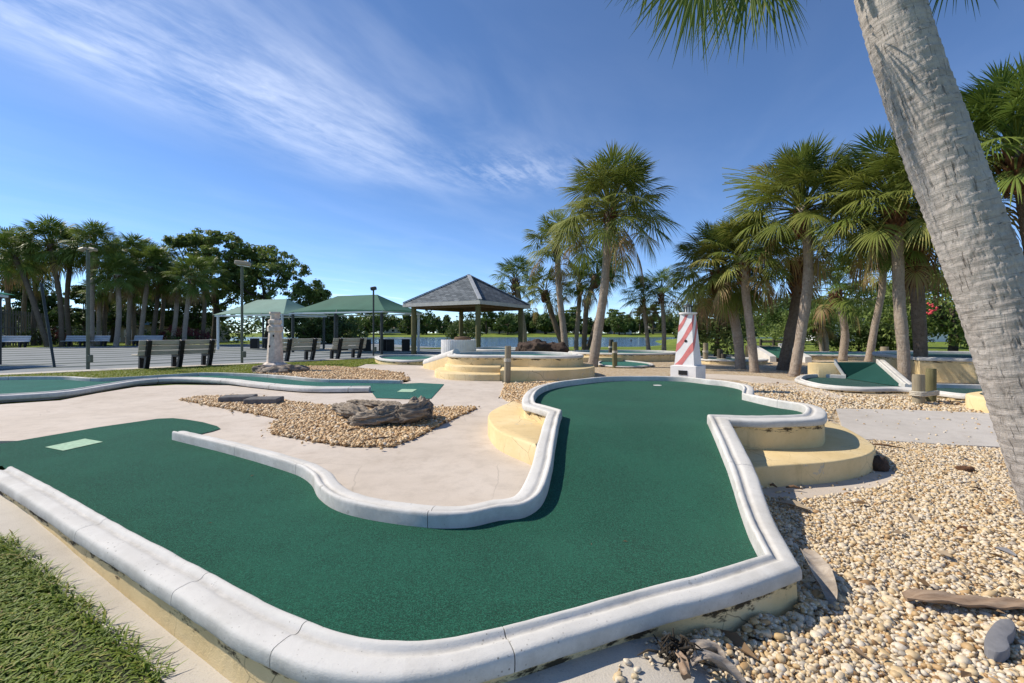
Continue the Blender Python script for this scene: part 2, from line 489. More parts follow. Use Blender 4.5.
def concrete_mat(name, lo, mid, hi, crack=True):
    t = NT(name, .88, .25); c = t.world()
    big = t.noise(c, .55, 6, .65); m2 = t.noise(c, 5, 6, .7); sp = t.noise(c, 140, 3, .6)
    col = t.ramp(big, [(.3, lo), (.5, mid), (.72, hi)])
    col = t.mix(t.ramp(m2, [(.46, 0.0), (.8, .42)]), col, tuple(x*.62 for x in lo))
    col = t.mix(t.ramp(sp, [(.58, 0.0), (.74, .45)]), col, tuple(x*.5 for x in lo))
    if crack:
        warp = t.mix(.12, c, t.noise(c, 1.3, 4, .6, 0, 1))
        cr = t.vor(warp, .75, 'DISTANCE_TO_EDGE')
        cf = t.math('MULTIPLY', t.ramp(cr, [(.0, .42), (.0035, 0.0)]), t.ramp(t.noise(c, 1.1, 3, .6), [(.42, 0.0), (.6, 1.0)]))
        col = t.mix(cf, col, tuple(x*.35 for x in lo))
        dirt = t.noise(c, 1.6, 7, .75, .6)
        col = t.mix(t.ramp(dirt, [(.56, 0.0), (.78, .5)]), col, (lo[0]*.55, lo[1]*.46, lo[2]*.38))
    t.color(col)
    t.bump(t.math('ADD', sp, t.math('MULTIPLY', m2, .6)), .35, .006)
    return t.m
M['path'] = concrete_mat('pinkish concrete', (.47, .405, .335), (.555, .485, .41), (.61, .545, .475))
M['greypath'] = concrete_mat('grey concrete', (.44, .405, .36), (.50, .465, .42), (.55, .515, .47))
M['walk'] = concrete_mat('grey beige concrete', (.43, .39, .33), (.50, .46, .395), (.55, .51, .45))
M['court'] = concrete_mat('court concrete', (.185, .20, .205), (.225, .245, .25), (.265, .285, .29), False)
M['court_line'] = simple('dark court gutter', (.03, .055, .05), .9)

def gravel_mat(name, scale, cols, dark):
    t = NT(name, .75, .3); c = t.world()
    v = t.node('ShaderNodeTexVoronoi'); t.l.new(c, v.inputs['Vector']); v.inputs['Scale'].default_value = scale
    sep = t.node('ShaderNodeSeparateColor'); t.l.new(v.outputs['Color'], sep.inputs[0])
    col = t.ramp(sep.outputs[0], cols)
    e = t.vor(c, scale, 'DISTANCE_TO_EDGE')
    col = t.mix(t.ramp(e, [(.0, .5), (.10, 0.0)]), col, dark)
    big = t.noise(c, .9, 5, .6)
    col = t.mix(t.ramp(big, [(.45, 0.0), (.75, .35)]), col, tuple(x*1.6 for x in dark))
    t.color(col)
    t.bump(t.ramp(v.outputs['Distance'], [(.0, 1.0), (.6, 0.0)]), .9, .02)
    return t.m
PEB = [(0.0, (0.145, 0.083, 0.042)), (0.1, (0.369, 0.221, 0.101)), (0.25, (0.485, 0.34, 0.168)), (0.44, (0.563, 0.442, 0.269)), (0.68, (0.621, 0.524, 0.378)), (0.9, (0.65, 0.58, 0.47)), (1, (0.349, 0.313, 0.26))]
M['gravel'] = gravel_mat('cream gravel', 38, [(p, tuple(x*1.0 for x in c)) for p, c in PEB], (.26, .19, .12))
M['gravel_tan'] = gravel_mat('tan gravel', 30, [(.0, (.30, .17, .08)), (.35, (.48, .31, .17)), (.7, (.58, .43, .27)), (1, (.64, .54, .40))], (.20, .12, .06))
def peb_mat(name, stops):
    t = NT(name, .55, .35); c = t.coord()
    a = t.attr('tint'); col = t.ramp(a, stops)
    n = t.noise(c, 70, 4, .6)
    col = t.mix(t.ramp(n, [(.45, 0.0), (.8, .45)]), col, (.35, .22, .11))
    t.color(col); t.bump(n, .25, .004); return t.m
M['pebble'] = peb_mat('cream pebbles', PEB)
M['pebble_tan'] = peb_mat('tan pebbles', [(.0, (.22, .12, .05)), (.2, (.46, .27, .11)), (.55, (.58, .39, .19)), (.85, (.66, .51, .31)), (1, (.70, .62, .50))])

def grass_ground():
    t = NT('lawn', .95, .1); c = t.world()
    a = t.noise(c, .25, 6, .65); b = t.noise(c, 7, 5, .7); f = t.noise(c, 60, 3, .7)
    col = t.ramp(a, [(.3, (.12, .175, .026)), (.55, (.20, .26, .044)), (.75, (.27, .29, .07))])
    col = t.mix(t.ramp(b, [(.45, 0.0), (.75, .6)]), col, (.045, .06, .014))
    col = t.mix(t.ramp(f, [(.5, 0.0), (.8, .5)]), col, (.19, .19, .07))
    t.color(col); t.bump(t.math('ADD', b, f), .8, .05); return t.m
M['lawn'] = grass_ground()
def blade_mat():
    t = NT('grass blades', .6, .3); a = t.attr('tint')
    col = t.ramp(a, [(.0, (.07, .12, .012)), (.45, (.16, .235, .024)), (.8, (.27, .32, .045)), (.93, (.33, .31, .07)), (1, (.36, .29, .12))])
    t.color(col); t.translucent(col, .3); return t.m
M['blade'] = blade_mat()
M['soil'] = simple('dark soil', (.055, .06, .022), .95, .4, 20, .8, .02, 60)

def water_mat():
    t = NT('lake water', .07, .5); c = t.world()
    t.color(t.ramp(t.noise(c, .03, 3), [(.3, (.03, .075, .125)), (.7, (.045, .095, .15))]))
    mp = t.node('ShaderNodeMapping', i_0=c, i_Scale=(.55, 1.6, 1)).outputs[0]
    t.bump(t.math('ADD', t.noise(mp, 1.4, 5, .65), t.math('MULTIPLY', t.noise(mp, .35, 3), 1.0)), .55, .25)
    return t.m
M['water'] = water_mat()

def trunk_mat(name, lo, mid, hi, ringd=9.0, bumpd=.02):
    t = NT(name, .9, .15)
    uv = t.attr('tuv', 'Vector')
    w = t.coord('Object')
    mpv = t.node('ShaderNodeMapping', i_0=uv, i_Scale=(9, 2.0, 1)).outputs[0]      # vertical fissures
    mph = t.node('ShaderNodeMapping', i_0=uv, i_Scale=(3, ringd*2.2, 1)).outputs[0]  # ring scars
    fi = t.noise(mpv, 3.2, 6, .7, .8); rg = t.noise(mph, 1.0, 6, .68, .6); g = t.noise(w, 14, 6, .7); gb = t.noise(w, 2.2, 4, .6)
    col = t.ramp(g, [(.28, lo), (.5, mid), (.72, hi)])
    col = t.mix(t.ramp(gb, [(.45, 0.0), (.75, .45)]), col, tuple(x*1.15 for x in hi))
    vc = t.noise(t.node('ShaderNodeMapping', i_0=uv, i_Scale=(60, 9, 1)).outputs[0], 1.0, 4, .6, .4); hc = t.noise(t.node('ShaderNodeMapping', i_0=uv, i_Scale=(7, 62, 1)).outputs[0], 1.0, 5, .65, .5)
    brk = t.noise(w, 11, 3, .6)
    ckm = t.math('MULTIPLY', t.math('MAXIMUM', t.ramp(vc, [(.32, 1.0), (.40, 0.0)]), t.ramp(hc, [(.31, 1.0), (.37, 0.0)])), t.ramp(brk, [(.40, .15), (.58, 1.0)]))
    fm = t.ramp(fi, [(.30, .75), (.43, 0.0)]); rm = t.ramp(rg, [(.28, .6), (.42, 0.0)])
    dk = tuple(x*.28 for x in lo)
    col = t.mix(fm, col, dk); col = t.mix(rm, col, tuple(x*.42 for x in lo)); col = t.mix(t.math('MULTIPLY', ckm, .8), col, dk)
    t.color(col)
    h = t.math('SUBTRACT', t.math('ADD', t.math('MULTIPLY', fi, .7), t.math('ADD', rg, t.math('MULTIPLY', g, .4))), t.math('MULTIPLY', ckm, .5))
    t.bump(h, .8, bumpd)
    return t.m
M['trunk_near'] = trunk_mat('pale palm bark', (.29, .255, .225), (.385, .345, .31), (.475, .435, .395), 11, .016)
M['trunk'] = trunk_mat('grey palm bark', (.24, .185, .14), (.33, .265, .205), (.40, .335, .27), 9, .03)
M['trunk_dark'] = trunk_mat('brown palm bark', (.10, .075, .055), (.155, .12, .09), (.21, .165, .125), 9, .03)
M['boots'] = simple('brown leaf bases', (.13, .062, .03), .9, .5, 12, .7, .02, 40)
M['wood_bark'] = simple('dark tree bark', (.07, .055, .042), .95, .4, 8, .9, .05, 14)

def leaf_mat(name, stops, tr=.3, rough=.5):
    t = NT(name, rough, .22); a = t.attr('tint')
    col = t.ramp(a, stops); t.color(col); t.translucent(col, tr); return t.m
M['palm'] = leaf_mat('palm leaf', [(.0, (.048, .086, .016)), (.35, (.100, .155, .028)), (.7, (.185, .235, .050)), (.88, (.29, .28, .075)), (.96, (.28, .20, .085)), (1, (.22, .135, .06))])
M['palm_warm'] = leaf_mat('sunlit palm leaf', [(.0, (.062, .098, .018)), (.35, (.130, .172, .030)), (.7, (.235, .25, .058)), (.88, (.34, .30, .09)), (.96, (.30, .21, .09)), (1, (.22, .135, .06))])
M['leaf'] = leaf_mat('broad leaf', [(.0, (.075, .115, .028)), (.4, (.150, .205, .048)), (.8, (.24, .29, .075)), (1, (.31, .33, .10))], .35)
M['leaf_light'] = leaf_mat('light leaf', [(.0, (.05, .085, .02)), (.5, (.085, .135, .032)), (1, (.15, .20, .055))], .3)
M['leaf_dark'] = leaf_mat('dark leaf', [(.0, (.038, .066, .018)), (.5, (.085, .128, .035)), (1, (.15, .20, .055))], .3)
M['flower'] = simple('red flowers', (.55, .06, .07), .6, .3, 20, 0)
M['bract'] = leaf_mat('reddish leaves', [(.0, (.10, .02, .03)), (.6, (.20, .05, .05)), (1, (.12, .10, .04))], .25)
M['seed'] = leaf_mat('yellow green seed spray', [(.0, (.30, .33, .05)), (1, (.45, .45, .10))], .3)
M['wood_post'] = None
def wood_mat(name, lo, hi, grain=1.0, axis=2, stain=.3):
    t = NT(name, .85, .2); c = t.coord()
    s = [34, 34, 34]; s[axis] = 2.2
    g = t.noise(t.node('ShaderNodeMapping', i_0=c, i_Scale=tuple(s)).outputs[0], 1, 6, .7, .5)
    b = t.noise(c, 3.5, 5, .65)
    col = t.ramp(g, [(.3, lo), (.65, hi)])
    col = t.mix(t.ramp(b, [(.45, 0.0), (.75, stain)]), col, tuple(x*.4 for x in lo))
    t.color(col); t.bump(g, .5*grain, .01); return t.m
M['piling'] = wood_mat('weathered piling', (.20, .165, .11), (.34, .29, .20))
M['piling_green'] = wood_mat('green treated post', (.10, .095, .045), (.19, .17, .085))
M['piling_dark'] = wood_mat('dark wet piling', (.05, .045, .035), (.11, .095, .07))
M['plank'] = wood_mat('grey bench plank', (.38, .34, .27), (.58, .52, .42), .6, 0, .25)
M['plank_pale'] = wood_mat('pale bench plank', (.42, .44, .48), (.58, .60, .64), .4, 0, .2)
M['fence'] = wood_mat('grey fence board', (.16, .145, .125), (.27, .245, .215), .8, 2, .3)
M['fascia'] = wood_mat('weathered white fascia', (.42, .40, .37), (.58, .56, .52), .5, 0, .3)
M['soffit'] = wood_mat('brown soffit boards', (.10, .062, .035), (.18, .115, .07), .5, 0, .3)
M['drift'] = wood_mat('driftwood', (.13, .10, .075), (.37, .315, .25), 1.8, 0, .6)
M['black'] = simple('black bench support', (.012, .012, .014), .5, .2, 10, .1)
M['metal_green'] = simple('dull green pole paint', (.10, .115, .085), .5, .2, 8, .05)
M['metal_dark'] = simple('dark pole paint', (.045, .052, .05), .5, .2, 8, .05)
M['metal_white'] = simple('white post paint', (.62, .66, .66), .45, .08, 8, .05)
M['lamp'] = simple('tan lamp housing', (.33, .28, .21), .5, .15, 8, .05)
M['glass'] = NT('lamp lens', .15, .5).color((.5, .5, .46)).m
M['window'] = NT('dark window glass', .08, .6).color((.03, .04, .05)).m
def canopy_mat(name, col):
    t = NT(name, .7, .25); c = t.coord()
    n = t.noise(c, .8, 4); w = t.noise(c, 300, 1)
    cc = t.ramp(n, [(.3, tuple(x*.86 for x in col)), (.7, tuple(x*1.1 for x in col))])
    t.color(cc); t.bump(w, .15, .003); t.translucent(cc, .3); return t.m
M['canopy'] = canopy_mat('green shade cloth', (.075, .185, .13))
M['canopy_pale'] = canopy_mat('pale green shade cloth', (.21, .35, .29))
M['teal'] = canopy_mat('teal shade cloth', (.02, .22, .16))

def shingle_mat():
    t = NT('blue grey shingles', .85, .25); uv = t.attr('tuv', 'Vector')
    br = t.node('ShaderNodeTexBrick'); t.l.new(uv, br.inputs['Vector'])
    br.inputs['Scale'].default_value = 1; br.inputs['Brick Width'].default_value = .32; br.inputs['Row Height'].default_value = .16
    br.inputs['Mortar Size'].default_value = .012; br.inputs['Bias'].default_value = -.1
    br.inputs['Color1'].default_value = (.075, .092, .105, 1); br.inputs['Color2'].default_value = (.19, .215, .235, 1); br.inputs['Mortar'].default_value = (.03, .034, .04, 1)
    n = t.noise(uv, 3.5, 5, .7)
    col = t.mix(t.ramp(n, [(.4, 0.0), (.7, .5)]), br.outputs['Color'], (.09, .105, .115))
    t.color(col); t.bump(t.math('ADD', t.math('MULTIPLY', br.outputs['Fac'], -1.0), t.math('MULTIPLY', n, .6)), .8, .03); return t.m
M['shingle'] = shingle_mat()
M['hip'] = simple('grey ridge cap', (.36, .38, .40), .8, .2, 5, .3)
M['red'] = simple('faded red paint', (.60, .19, .175), .6, .22, 9, .2, .004)
M['lighthouse'] = simple('chalky white paint', (.74, .72, .70), .6, .1, 5, .25, .006, 30)
M['stone'] = simple('pinkish cast stone', (.58, .50, .43), .9, .3, 9, .7, .02, 24)
M['rock'] = simple('grey brown rock', (.24, .20, .16), .9, .45, 5, .9, .04, 14)
M['rock_dark'] = simple('dark brown rock', (.055, .036, .026), .9, .5, 4, .9, .05, 10)
M['paver'] = simple('dark grey paver', (.135, .13, .128), .9, .3, 8, .6, .01, 60)
M['stone_grey'] = simple('grey stone', (.20, .20, .21), .8, .2, 6, .6, .01, 20)
M['rope'] = simple('pale rope', (.50, .45, .36), .9, .2, 40, .6, .01, 120)
M['stucco_pale'] = simple('pale house wall', (.56, .52, .45), .9, .08, 2, .2)
M['stucco_white'] = simple('white house wall', (.72, .72, .70), .9, .06, 2, .2)
M['stucco_tan'] = simple('tan house wall', (.46, .37, .27), .9, .08, 2, .2)
M['roof_grey'] = simple('grey house roof', (.24, .23, .22), .9, .15, 3, .3)
M['roof_tan'] = simple('tan house roof', (.36, .29, .23), .9, .15, 3, .3)
M['roof_green'] = simple('green house roof', (.16, .24, .20), .8, .15, 3, .3)
M['dead'] = wood_mat('dry palm boot', (.25, .20, .155), (.46, .40, .33), 1.0, 0, .4)
M['dead_brown'] = wood_mat('brown palm boot', (.20, .125, .075), (.40, .30, .215), 1.0, 0, .5)
M['dead_dark'] = simple('rotting fibre', (.035, .028, .02), .95, .5, 20, .6, .02, 60)
M['twig'] = simple('brown twig', (.14, .085, .05), .9, .3, 20, .4)

M['litter'] = leaf_mat('dry leaf bits', [(.0, (.07, .04, .02)), (.5, (.20, .13, .07)), (1, (.38, .31, .22))], .1)
# ================================================================== THE SETTING
# ground: one terrain sheet to the horizon, with the lake basin
def axis(lo, hi, fine0, fine1, step, grow=1.18):
    a = list(np.arange(fine0, fine1+1e-6, step)); s = step
    while a[-1] < hi: s = min(s*grow, 40); a.append(a[-1]+s)
    s = step
    while a[0] > lo: s = min(s*grow, 40); a.insert(0, a[0]-s)
    return np.array(a)
gxs = axis(-700, 700, -7, 8, .12); gys = axis(-12, 900, 0, 9, .12)
for y in list(np.arange(34, 48, 1.0))+list(np.arange(170, 236, 3.0)): gys = np.r_[gys, y]
gys = np.unique(np.round(gys, 3))
GX, GY = np.meshgrid(gxs, gys); GZ = zt(GX, GY)-.012
GZ = GZ + .03*fbm(np.stack([GX*.5, GY*.5, GX*0], -1), 4, 3)*smooth(22, 30, GY)
nx = len(gxs); idx = np.arange(nx*len(gys)).reshape(len(gys), nx)
Fq = np.stack([idx[:-1, :-1], idx[:-1, 1:], idx[1:, 1:], idx[1:, :-1]], -1).reshape(-1, 4)
struct(bigmesh('ground', np.stack([GX, GY, GZ], -1).reshape(-1, 3), Fq, M['lawn']))
WZ = -.52
mb = MB(); mb.add([(-420, 28, WZ), (160, 28, WZ), (160, 192, WZ), (-420, 192, WZ)], [(0, 1, 2, 3)])
struct(mb.build('lake_water', M['water'], smooth_angle=0))

def sheet(name, poly, f, mat, step=.25, dz=.01, edge=0.0, kind='structure', bev=None):
    """flat ground sheet draped on the terrain, with a turned-down edge"""
    V, Fs = fill(poly, f, step, dz)
    mb = MB().add(V, Fs)
    if edge:
        P = np.asarray(poly)[:, :2]
        if np.sum(P[:, 0]*np.roll(P[:, 1], -1)-np.roll(P[:, 0], -1)*P[:, 1]) < 0: P = P[::-1]
        zt_ = np.array([float(f(x, y)) for x, y in P])+dz; N = len(P)
        mb.add(np.r_[np.c_[P, zt_], np.c_[P, zt_-edge]], [(N+i, N+(i+1) % N, (i+1) % N, i) for i in range(N)])
    o = mb.build(name, mat, smooth_angle=30)
    o['kind'] = kind
    return o
def gp(px, z=None): return [G(x, y, z)[:2] for x, y in px]
def sm(poly, step=.1, corner=None): return catmull(np.asarray(poly), corner, step, True)

PATHZ = Z0
# left concrete slab at turf level (it runs under the holes and reaches the gazebo)
slab = gp([(0, 404), (60, 400), (97, 393), (137, 386.5), (176, 384.5), (228, 385), (266, 389), (318, 384), (392, 384)], 0.0)
left_far = [(-9.5, 7.2)]
slab_poly = left_far+[tuple(p) for p in slab]+[tuple(p) for p in gp([(409, 381.5), (398, 374), (352, 368.6), (366, 364), (392, 364.5), (425, 365.5), (447, 371), (500, 376), (503, 383), (505, 388), (498, 398), (512, 398)], 0.0)]+[(.10, 5.4), (.30, 4.6), (.27, 3.6)]+[tuple(p) for p in gp([(541, 478), (527, 502), (503, 515), (466.5, 522), (428, 522), (380, 516), (341, 507), (322, 495), (314, 482), (297, 472), (235, 453), (173, 437)], 0.0)]+[(-3.6, 4.5), (-9.5, 4.3)]
sheet('concrete_path', slab_poly, Z0, M['path'], .3, -.006, .06)
# grey path on the right
rp = [G(*p)[:2] for p in [(836, 410), (900, 411), (985, 414.5), (1060, 418), (1110, 470), (1000, 449), (940, 446), (862, 441), (842, 428)]]
sheet('grey_path', rp, zt, M['greypath'], .2, .022, .05)
rp2 = [G(*p)[:2] for p in [(700, 374), (760, 377), (800, 383), (842, 396.5), (842, 400), (795, 391), (740, 381), (694, 378)]]
sheet('sandy_path', rp2, zt, M['path'], .25, .02, .04)
# sidewalk along the front-left wall (towards the lawn)
a_, b_ = FW_A, FW_B
e1 = G(0, 540)[:2]; e2 = G(163, 683)[:2]; ed = (e2-e1)/np.linalg.norm(e2-e1)
sw = [tuple(e1-ed*3), tuple(e1), tuple(e2), tuple(e2+ed*.9), (-.05, .55), (.9, 1.05), tuple(G(700, 640)[:2]), tuple(G(640, 628)[:2]), (-.25, 1.75), tuple(b_-_fn*.15), tuple(a_-_fn*.15), tuple(a_-_fn*.15-_fd*3)]
sheet('sidewalk', sw, zt, M['walk'], .15, .010, .05)

# gravel beds
bed1 = gp([(180, 400), (203, 396.8), (245, 396), (280, 401), (331, 407), (400, 408), (478, 408), (462, 415), (440, 425.4), (418, 437), (392, 447), (349.5, 447), (310, 441), (271, 434), (272, 426), (280, 419), (234.5, 410)], 0.0)
sheet('gravel_bed', bed1, Z0, M['gravel_tan'], .2, .000, 0)
bed2 = gp([(258, 374.6), (292, 367.5), (330, 367.5), (352, 368.8), (398, 374), (409, 381.5), (392, 383.2), (318, 380.6)], -.02)
sheet('gravel_bed', bed2, lambda x, y: np.zeros_like(np.asarray(x, float)), M['gravel_tan'], .4, .001, 0)
# right gravel: everything right of the main hole
gr = [tuple(G(530, 384.5)[:2]), tuple(G(500, 384)[:2]), tuple(G(498, 399)[:2]), (.4, 5.0), (.75, 3.0), (.4, 2.0), tuple(G(655, 640)[:2]), tuple(G(700, 663)[:2]), (.95, .9), (4.5, .9), (9, 4), (16, 9), (20, 18), (14, 22), (8, 23), (3.6, 22), (2.2, 19), (1.9, 13)]
sheet('gravel_ground', gr, zt, M['gravel'], .2, .004, 0)

# ------------------------------------------------------------------ shuffleboard court
e0 = np.array([-12.6, 11.9]); ecd = np.array([.68, .733]); ecn = np.array([-.733, .68])
def court_pt(s, t): return e0+ecd*s+ecn*t
court = [court_pt(-9, -.2), court_pt(12.5, -.2), court_pt(19, 3.2), court_pt(24, 22), court_pt(26, 31), court_pt(-9, 31)]
sheet('shuffleboard_court', court, lambda x, y: np.full_like(np.asarray(x, float), -.01), M['court'], 2, .0, .05)
mb = MB()
for t, w, s1 in ((2.3, .5, 17.5), (4.6, .52, 18), (6.6, .3, 18.3), (8.6, .6, 19), (11.0, .4, 19.4), (13.6, .75, 20), (17, .8, 21), (21, .9, 22), (25.5, 1.0, 23.5)):
    q = [court_pt(-9, t), court_pt(s1, t), court_pt(s1, t+w), court_pt(-9, t+w)]
    mb.add([(x, y, -.006) for x, y in q], [(0, 1, 2, 3)])
o = mb.build('court_lines', M['court_line'], smooth_angle=0); o['kind'] = 'structure'
mb = MB(); q = [court_pt(-9, -.16), court_pt(12.4, -.16), court_pt(12.9, .5), court_pt(-9, .5)]
mb.add([(x, y, -.002) for x, y in q], [(0, 1, 2, 3)])
o = mb.build('court_walkway', M['walk'], smooth_angle=0); o['kind'] = 'structure'

# ================================================================== MAIN GOLF HOLE
def Hm(x, y):
    x = np.asarray(x, float); y = np.asarray(y, float)
    t = np.clip((y-2.35)/(4.05-2.35), 0, 1); r = .6*t+.4*t*t*(3-2*t)
    return .24*r*smooth(-.85, -.3, x)
main = thing('golf_hole', 'large green mini golf hole with white kerb and ramp filling the foreground', 'golf hole', (0, 2.6, 0))
# inner edge of the kerb: (px, py, dz above turf, width, corner)
S = [(14, 466, .083, .14, 0), (60, 490, .083, .14, 0), (114, 520, .083, .138, 0), (235, 584, .083, .142, 0), (281, 607, .083, .15, 0), (318, 622, .083, .152, 0), (350, 633, .083, .148, 0), (396, 639, .083, .146, 0), (443, 637, .083, .138, 0), (490, 628, .083, .128, 0), (560, 610, .083, .120, 0), (634, 589, .083, .124, 0), (696, 574, .083, .128, 0), (765, 553, .083, .128, 1),
     (740, 514, 0, .145, 0), (729, 477, 0, .165, 0), (718, 449, 0, .165, 0), (707, 423.5, 0, .165, 1),
     (755, 415.3, .085, .17, 0), (778, 414.8, .085, .17, 0), (793, 414.2, .085, .17, 0), (802, 413.1, .085, .17, 0), (805, 411.9, .03, .165, 0), (797, 411.2, 0, .16, 0),
     (777, 408, 0, .15, 0), (742, 400, 0, .13, 1), (741, 390.5, 0, .13, 0), (725, 386.6, 0, .14, 0), (710, 385, 0, .15, 0), (680, 381.7, 0, .16, 0), (640, 381, 0, .16, 0), (610, 381.7, 0, .16, 0), (586, 384, 0, .16, 0), (561, 387.5, 0, .15, 0), (545, 392, 0, .145, 0), (536, 397.5, 0.02, .14, 0),
     (536, 402.3, .085, .135, 0), (546, 405, .085, .13, 0), (562, 409.5, .085, .13, 1),
     (555, 440, .085, .135, 0), (552, 462, .085, .14, 0), (541.6, 491, .085, .145, 0), (524.5, 509, .05, .15, 0), (500, 521, 0, .15, 0), (466.5, 528, 0, .15, 0), (428, 528, 0, .15, 0), (379.5, 522, 0, .15, 0), (337.6, 511.5, 0, .145, 0), (319, 499, 0, .14, 0), (311, 485, 0, .135, 0), (295.7, 475, 0, .13, 0), (234.5, 456, 0, .13, 0), (172, 440, 0, .12, 0)]
P3 = np.array([solve(px, py, Hm, dz)-np.array([0, 0, dz]) for px, py, dz, w, c in S])
W_ = np.array([s[3] for s in S]); CR = [bool(s[4]) for s in S]
NM = vnorm(P3, False)
Out = P3.copy(); Out[:, :2] += NM*W_[:, None]
both = catmull(np.c_[P3, Out], CR, .045)
IN, OUT = both[:, :3].copy(), both[:, 3:].copy()
IN[:, 2] = Hm(IN[:, 0], IN[:, 1]); OUT[:, 2] = IN[:, 2]
def near_idx(px, py, dz=0.0):
    p = solve(px, py, Hm, dz); return int(np.argmin(np.linalg.norm(IN[:, :2]-p[:2], axis=1)))
J = [near_idx(*q) for q in [(130, 529), (235, 584), (334, 628), (490, 628), (729, 475), (777, 408), (610, 381.7), (428, 528), (295.7, 475), (234.5, 456)]]
mb = kerb_mesh(MB(), IN, OUT, joints=J)
mb.build('kerb', M['white'], main, 50)
# turf
tee = [(187.5, 435.6), (199, 434.5), (213, 431.2), (220.5, 428.7), (217, 426.2), (203, 422.3), (187.5, 419.7), (173, 418.2), (158, 418.7), (146.5, 420.4), (100, 427), (0, 444), (-70, 456), (-64, 470), (2, 466)]
TP = np.array([G(x, y, 0.0)[:2] for x, y in tee])
inn = IN[:, :2]
turf_poly = np.r_[inn, TP]
V, Fs = fill(turf_poly, Hm, .09, .002)
mb = MB().add(V, Fs)
mb.build('turf', M['turf'], main, 180)
tm = [G(x, y, .007) for x, y in ((45, 447), (63, 450.6), (103, 441.7), (85, 438.6))]
MB().add(np.array(tm), [(0, 1, 2, 3)]).build('tee_mark', M['teemark'], main, 0)
cp_ = solve(657.5, 385.5, Hm); MB().lathe([(.062, 0), (.062, .004), (.052, .005), (.050, .0035)], cp_+np.array([0, 0, .001]), 24).build('cup', M['white'], main, 30)
# wall below the kerb (stops where the path meets the left ramp)
i_end = near_idx(536, 402.3, .085)
def wall_strip(mb, inner, outer, f_top, inset=.03, foot=.0, bottom=None, closed=False):
    d = outer[:, :2]-inner[:, :2]; L = np.linalg.norm(d, axis=1)[:, None]; d = d/np.maximum(L, 1e-6)
    q = outer[:, :2]-d*inset; N = len(q)
    zt_ = f_top
    zb = (zt(q[:, 0], q[:, 1])-.06) if bottom is None else np.full(N, bottom)
    top = np.c_[q-d*.03, zt_]; up = np.c_[q, zt_-.002]; lo = np.c_[q+d*foot, zb]
    k = 5
    rows = [top]+[up*(1-t)+lo*t for t in np.linspace(0, 1, k)]
    V = np.concatenate(rows); m = len(rows)
    V[N:, 0] += .004*fbm(V[N:]*5, 31, 3); V[N:, 1] += .004*fbm(V[N:]*5, 37, 3)
    rngs = N if closed else N-1
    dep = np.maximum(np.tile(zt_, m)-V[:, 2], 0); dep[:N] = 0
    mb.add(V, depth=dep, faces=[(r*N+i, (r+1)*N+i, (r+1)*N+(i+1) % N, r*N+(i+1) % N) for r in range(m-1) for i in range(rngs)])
    return mb
mb = wall_strip(MB(), IN[:i_end+14], OUT[:i_end+14], IN[:i_end+14, 2]+.012, .022, .012)
mb.build('retaining_wall', M['yellow'], main, 60)
# the stepped yellow base right of the ramp
def surf_pts(px, z): return np.array([G(x, y, z)[:2] for x, y in px])
st = surf_pts([(752, 467), (781, 465), (830, 461.6), (862.6, 456), (873, 451.3), (875.5, 447), (870, 441.5), (858, 434), (838, 424), (815, 418)], .06)
st = np.r_[st, [[2.2, 4.6], [1.75, 4.2], [1.62, 3.55]]]
st = catmull(st, [1]+[0]*8+[1, 1, 1, 1], .06, True)
MB().drum(st, -.2, .06, .014).build('step', M['yellow'], main, 50)
# small concrete apron in front of that step
ap = np.array([G(*p)[:2] for p in [(764, 499), (800, 501), (850, 494), (885, 487), (898, 476), (885, 464), (760, 480)]])
sheet('concrete_apron', ap, zt, M['path'], .15, .012, .03)
# upper tier body and left step
sl = surf_pts([(488, 418), (490, 411.5), (500, 405.7), (513, 400.5)], .17)
sl2 = surf_pts([(495, 428.5), (505, 434), (516.5, 438.5), (536, 445.5)], .165)
stl = np.r_[sl[::-1], sl2, [[.33, 4.0], [.5, 4.8], [.25, 5.4]]]
stl = catmull(stl, [1, 0, 0, 0, 0, 0, 0, 1, 1, 1, 1], .06, True)
MB().drum(stl, -.05, .168, .02).build('step', M['yellow'], main, 50)

# ================================================================== OTHER HOLES
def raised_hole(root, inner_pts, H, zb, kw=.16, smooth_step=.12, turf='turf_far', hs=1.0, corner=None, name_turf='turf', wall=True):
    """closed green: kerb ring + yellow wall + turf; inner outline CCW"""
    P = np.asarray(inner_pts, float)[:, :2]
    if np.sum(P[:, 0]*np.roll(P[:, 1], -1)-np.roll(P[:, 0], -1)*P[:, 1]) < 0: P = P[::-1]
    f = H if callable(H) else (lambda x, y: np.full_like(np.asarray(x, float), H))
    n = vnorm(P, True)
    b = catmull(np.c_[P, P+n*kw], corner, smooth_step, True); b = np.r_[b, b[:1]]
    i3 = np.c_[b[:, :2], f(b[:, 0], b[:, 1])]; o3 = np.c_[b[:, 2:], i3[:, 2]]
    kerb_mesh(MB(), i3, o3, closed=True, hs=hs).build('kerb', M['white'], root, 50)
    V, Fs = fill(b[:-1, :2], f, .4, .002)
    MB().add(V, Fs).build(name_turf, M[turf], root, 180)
    if wall: wall_strip(MB(), i3, o3, i3[:, 2]+.012, .025, .0, zb).build('retaining_wall', M['yellow'], root, 60)

